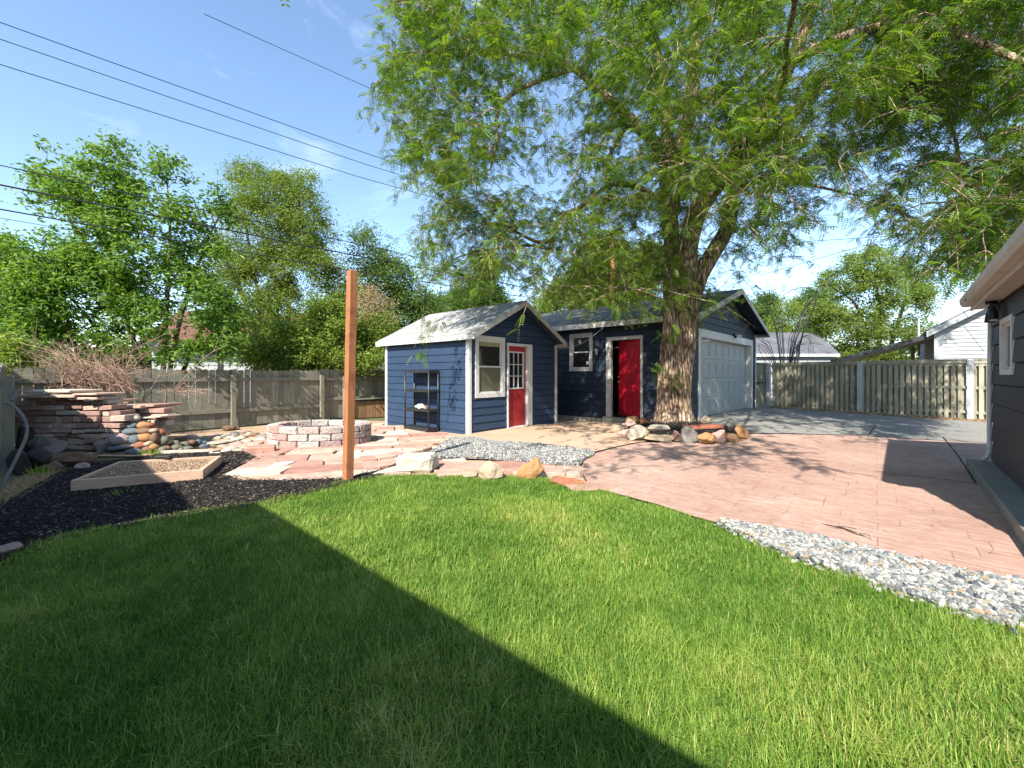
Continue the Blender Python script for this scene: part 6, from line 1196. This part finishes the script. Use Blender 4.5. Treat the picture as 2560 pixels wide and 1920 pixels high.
def chips(name, poly, n, lab, zf=None, lift=.012):
    X, Y = sample_poly(poly, n); Z = (hzv(X, Y) if zf is None else zf(X, Y))+lift+rng.random(n)*.022; a = rng.uniform(0, 6.28, n); el = rng.normal(size=n)*.25; L = rng.uniform(.015, .06, n); w = rng.uniform(.003, .009, n)
    D = np.stack([np.cos(a)*np.cos(el), np.sin(a)*np.cos(el), np.sin(el)], 1); S = np.stack([-np.sin(a), np.cos(a), rng.normal(size=n)*.3], 1); C = np.stack([X, Y, Z], 1); U = np.cross(D, S)
    h = .5*L[:, None]; V = np.stack([C-D*h, C+S*w[:, None], C+D*h, C-S*w[:, None], C+U*(w*.7)[:, None]], 1).reshape(-1, 3); i = np.arange(n)*5
    F = np.concatenate([np.stack([i, i+1, i+4], 1), np.stack([i+1, i+2, i+4], 1), np.stack([i+2, i+3, i+4], 1), np.stack([i+3, i, i+4], 1)]); r = rng.random(n)
    o = np_mesh(name, V, F, m_chip, np.tile(r, 4)); tag(o, lab, 'mulch', None, 'stuff')
chips('mulch', mulch_poly, 110000, 'black shredded bark mulch beside the lawn')
chips('stray_mulch', widen(mulch_poly, .12), 9000, 'stray bark chips spilled along the edges of the mulch bed')
chips('tree_mulch', [(x, y) for x, y in mound], 12000, 'dark mulch around the base of the big tree', lambda X, Y: .2-.17*np.clip(((X-4)/1.5)**2+((Y-10.05)/.95)**2, 0, 1))
def grass():
    def blades(n, poly, hmin, hmax, w, keep=None):
        X, Y = sample_poly(poly, n)
        if keep is not None: m = keep(X, Y); X, Y = X[m], Y[m]
        n = len(X); cl = np.array([noise.noise(Vector((x*1.3, y*1.3, 0))) for x, y in zip(X, Y)]); c2 = np.array([noise.noise(Vector((x*5, y*5, 4))) for x, y in zip(X, Y)]); c3 = np.array([noise.noise(Vector((x*14, y*14, 9))) for x, y in zip(X, Y)])
        H = rng.uniform(hmin, hmax, n)*(1+.3*cl+.35*c2); a = rng.uniform(0, 6.28, n)+c3*2; lean = np.abs(rng.normal(size=n))*.45+.15+.3*np.maximum(0, c2); W_ = w*rng.uniform(.6, 1.3, n)
        D = np.stack([np.cos(a), np.sin(a), np.zeros(n)], 1); S = np.stack([-np.sin(a), np.cos(a), np.zeros(n)], 1); B = np.stack([X, Y, hzv(X, Y)], 1); U = np.array([0, 0, 1.])
        p1 = B+U*(H*.5)[:, None]+D*(H*lean*.35)[:, None]; p2 = B+U*(H*(1-.25*lean))[:, None]+D*(H*lean*1.15)[:, None]; s = S*W_[:, None]*.5
        V = np.stack([B-s, B+s, p1-s*.85, p1+s*.85, p2-s*.12, p2+s*.12], 1).reshape(-1, 3); i = np.arange(n)*6; F = np.concatenate([np.stack([i, i+1, i+3, i+2], 1), np.stack([i+2, i+3, i+5, i+4], 1)])
        q = np.array([noise.noise(Vector((x*.9+7, y*.9, 2))) for x, y in zip(X, Y)]); r = np.clip(.38+.2*rng.normal(size=n)+.25*cl+.22*c2, 0, .86); dry = rng.random(n) < (.022+.16*np.clip(q-.12, 0, 1)*2+.35*np.clip(c2+q-.62, 0, 1)); r = np.clip(r+.22*np.clip(q, -1, 1), 0, .86); r[dry] = rng.uniform(.88, 1, dry.sum()); return V, F, np.concatenate([r, r])
    Vs = []; Fs = []; Rs = []; off = 0; A = parea(lawn_poly); print('lawn area', A)
    vis = lambda X, Y: (Y > .9) & (np.abs(X) < Y*1.3+.4)
    for n, keep, h0, h1, w in ((int(A*19000), lambda X, Y: vis(X, Y) & (Y < 2.8), .028, .068, .0031), (int(A*12500), lambda X, Y: vis(X, Y) & (Y >= 2.8), .025, .055, .0042), (int(A*700), lambda X, Y: ~vis(X, Y), .04, .07, .006), (int(A*260), vis, .07, .12, .0042)):
        V, F, R = blades(n, lawn_poly, h0, h1, w, keep); Vs.append(V); Fs.append(F+off); Rs.append(R); off += len(V)
    o = np_mesh('grass', np.concatenate(Vs), np.concatenate(Fs), m_grass, np.concatenate(Rs)); tag(o, 'green lawn grass with a few straw coloured blades', 'grass', None, 'stuff')
grass()
def tuft(px, py, n, h, lab, mat=None, sp=.05):
    g = G(px, py); P = np.tile(np.array(g), (n, 1))+rng.normal(size=(n, 3))*np.array([sp, sp, 0]); D = unit(rng.normal(size=(n, 3))*np.array([.55, .55, .1])+np.array([0, 0, 1])); V, F, R = simple_leaves(P, D, rand_dir(n), rng.uniform(.5, 1.1, n)*h, np.full(n, .012), rng.uniform(.2, .8, n)); o = np_mesh('weed', V, F, mat or m_grass, R, None, g); tag(o, lab, 'weed', 'small weeds')
tuft(98, 1190, 60, .16, 'clump of grassy weed below the waterfall wall at the left'); tuft(365, 1136, 22, .12, 'thin weed sprout behind the planter bed'); tuft(392, 1137, 26, .14, 'bright weed tuft behind the planter beside the tray'); tuft(305, 1128, 14, .1, 'small weed by the blue gray cascade stones'); tuft(302, 1242, 26, .1, 'gray green weed in the mulch before the planter', m_elm); tuft(404, 1268, 16, .06, 'tiny weed near the lawn edge in the mulch', m_elm); tuft(510, 1262, 20, .06, 'small weed at the sunny edge of the mulch', m_elm); tuft(846, 1204, 22, .07, 'low weed at the foot of the wooden post', m_elm); tuft(570, 1134, 20, .06, 'yellow weed tuft by the right end of the planter', m_yleaf); tuft(1470, 1146, 16, .05, 'little weed at the right tip of the gravel bed', m_yleaf)
def litter():
    for nm, poly, n, lab in (('fallen_leaves', stamp_poly, 260, 'scattered tiny dry leaves on the stamped patio'), ('fallen_leaves', pad_poly, 160, 'scattered dry leaves on the tan concrete pad'), ('fallen_leaves', drive_poly, 420, 'scattered dry leaves on the driveway')):
        X, Y = sample_poly(poly, n); P = np.stack([X, Y, hzv(X, Y)+.03], 1); D = rand_dir(n, 0, .15); V, F, R = simple_leaves(P, D, rand_dir(n, 2., .3), rng.uniform(.015, .04, n), rng.uniform(.008, .018, n), rng.random(n)); o = np_mesh(nm, V, F, MAT('dry_leaf', (.3, .2, .07), (.16, .1, .04), 20), R); tag(o, lab, 'fallen leaves', None, 'stuff')
    n = 2600; t = rng.random(n); X = RF0.x+RD.x*7.5*t+rng.normal(size=n)*.12-.15*.76; Y = RF0.y+RD.y*7.5*t+rng.normal(size=n)*.1-.15; P = np.stack([X, Y, hzv(X, Y)+.02+rng.random(n)*.03], 1); V, F, R = simple_leaves(P, rand_dir(n, 0, .4), rand_dir(n, 1), rng.uniform(.03, .07, n), rng.uniform(.02, .03, n), rng.random(n)); o = np_mesh('leaf_litter', V, F, MAT('orange_litter', (.5, .3, .12), (.3, .18, .08), 20), R); tag(o, 'line of orange leaf litter along the foot of the board fence', 'leaf litter', None, 'stuff')
    P1 = PX([(640, 1175), (1000, 1185), (1080, 1130), (1160, 1092), (900, 1080), (700, 1150)]); n = 5000; X, Y = sample_poly(P1, n); P = np.stack([X, Y, hzv(X, Y)+.012], 1); V, F, R = simple_leaves(P, rand_dir(n, 0, .1), rand_dir(n, 2, .4), rng.uniform(.015, .05, n), rng.uniform(.003, .006, n), rng.random(n)); o = np_mesh('dry_straw', V, F, MAT('straw', (.62, .46, .24), (.42, .29, .14), 20), R); tag(o, 'dry straw between the patio flagstones', 'straw', None, 'stuff')
    P1 = PX([(-40, 1290), (10, 1230), (80, 1190), (150, 1182), (120, 1205), (40, 1250)]); n = 4500; X, Y = sample_poly(P1, n); P = np.stack([X, Y, hzv(X, Y)+.01], 1); V, F, R = simple_leaves(P, rand_dir(n, .2, .3), rand_dir(n, 1, .6), rng.uniform(.04, .12, n), rng.uniform(.003, .006, n), rng.random(n)); o = np_mesh('dry_straw', V, F, bpy.data.materials['straw'], R); tag(o, 'dry grass straw beside the conduit at the left edge', 'straw', None, 'stuff')
litter()
def twig():
    P = [G(2052, 1309, .01), G(2085, 1315, .03), G(2110, 1321, .02), G(2140, 1332, .03), G(2165, 1343, .01), G(2180, 1352, .01)]; m = MB(); m.tube(P, [.003, .005, .006, .006, .005, .003], 6); m.tube([P[1], G(2120, 1318, .04), G(2140, 1322, .02)], [.004, .003, .002], 5); m.tube([P[3], G(2170, 1335, .03), G(2178, 1345, .02)], [.004, .003, .002], 5)
    tag(m.build('fallen_twig', m_bark2, base=True), 'thin forked twig lying on the stamped patio near the gravel strip', 'twig')
twig()
SC.render.resolution_x = 1024; SC.render.resolution_y = 768
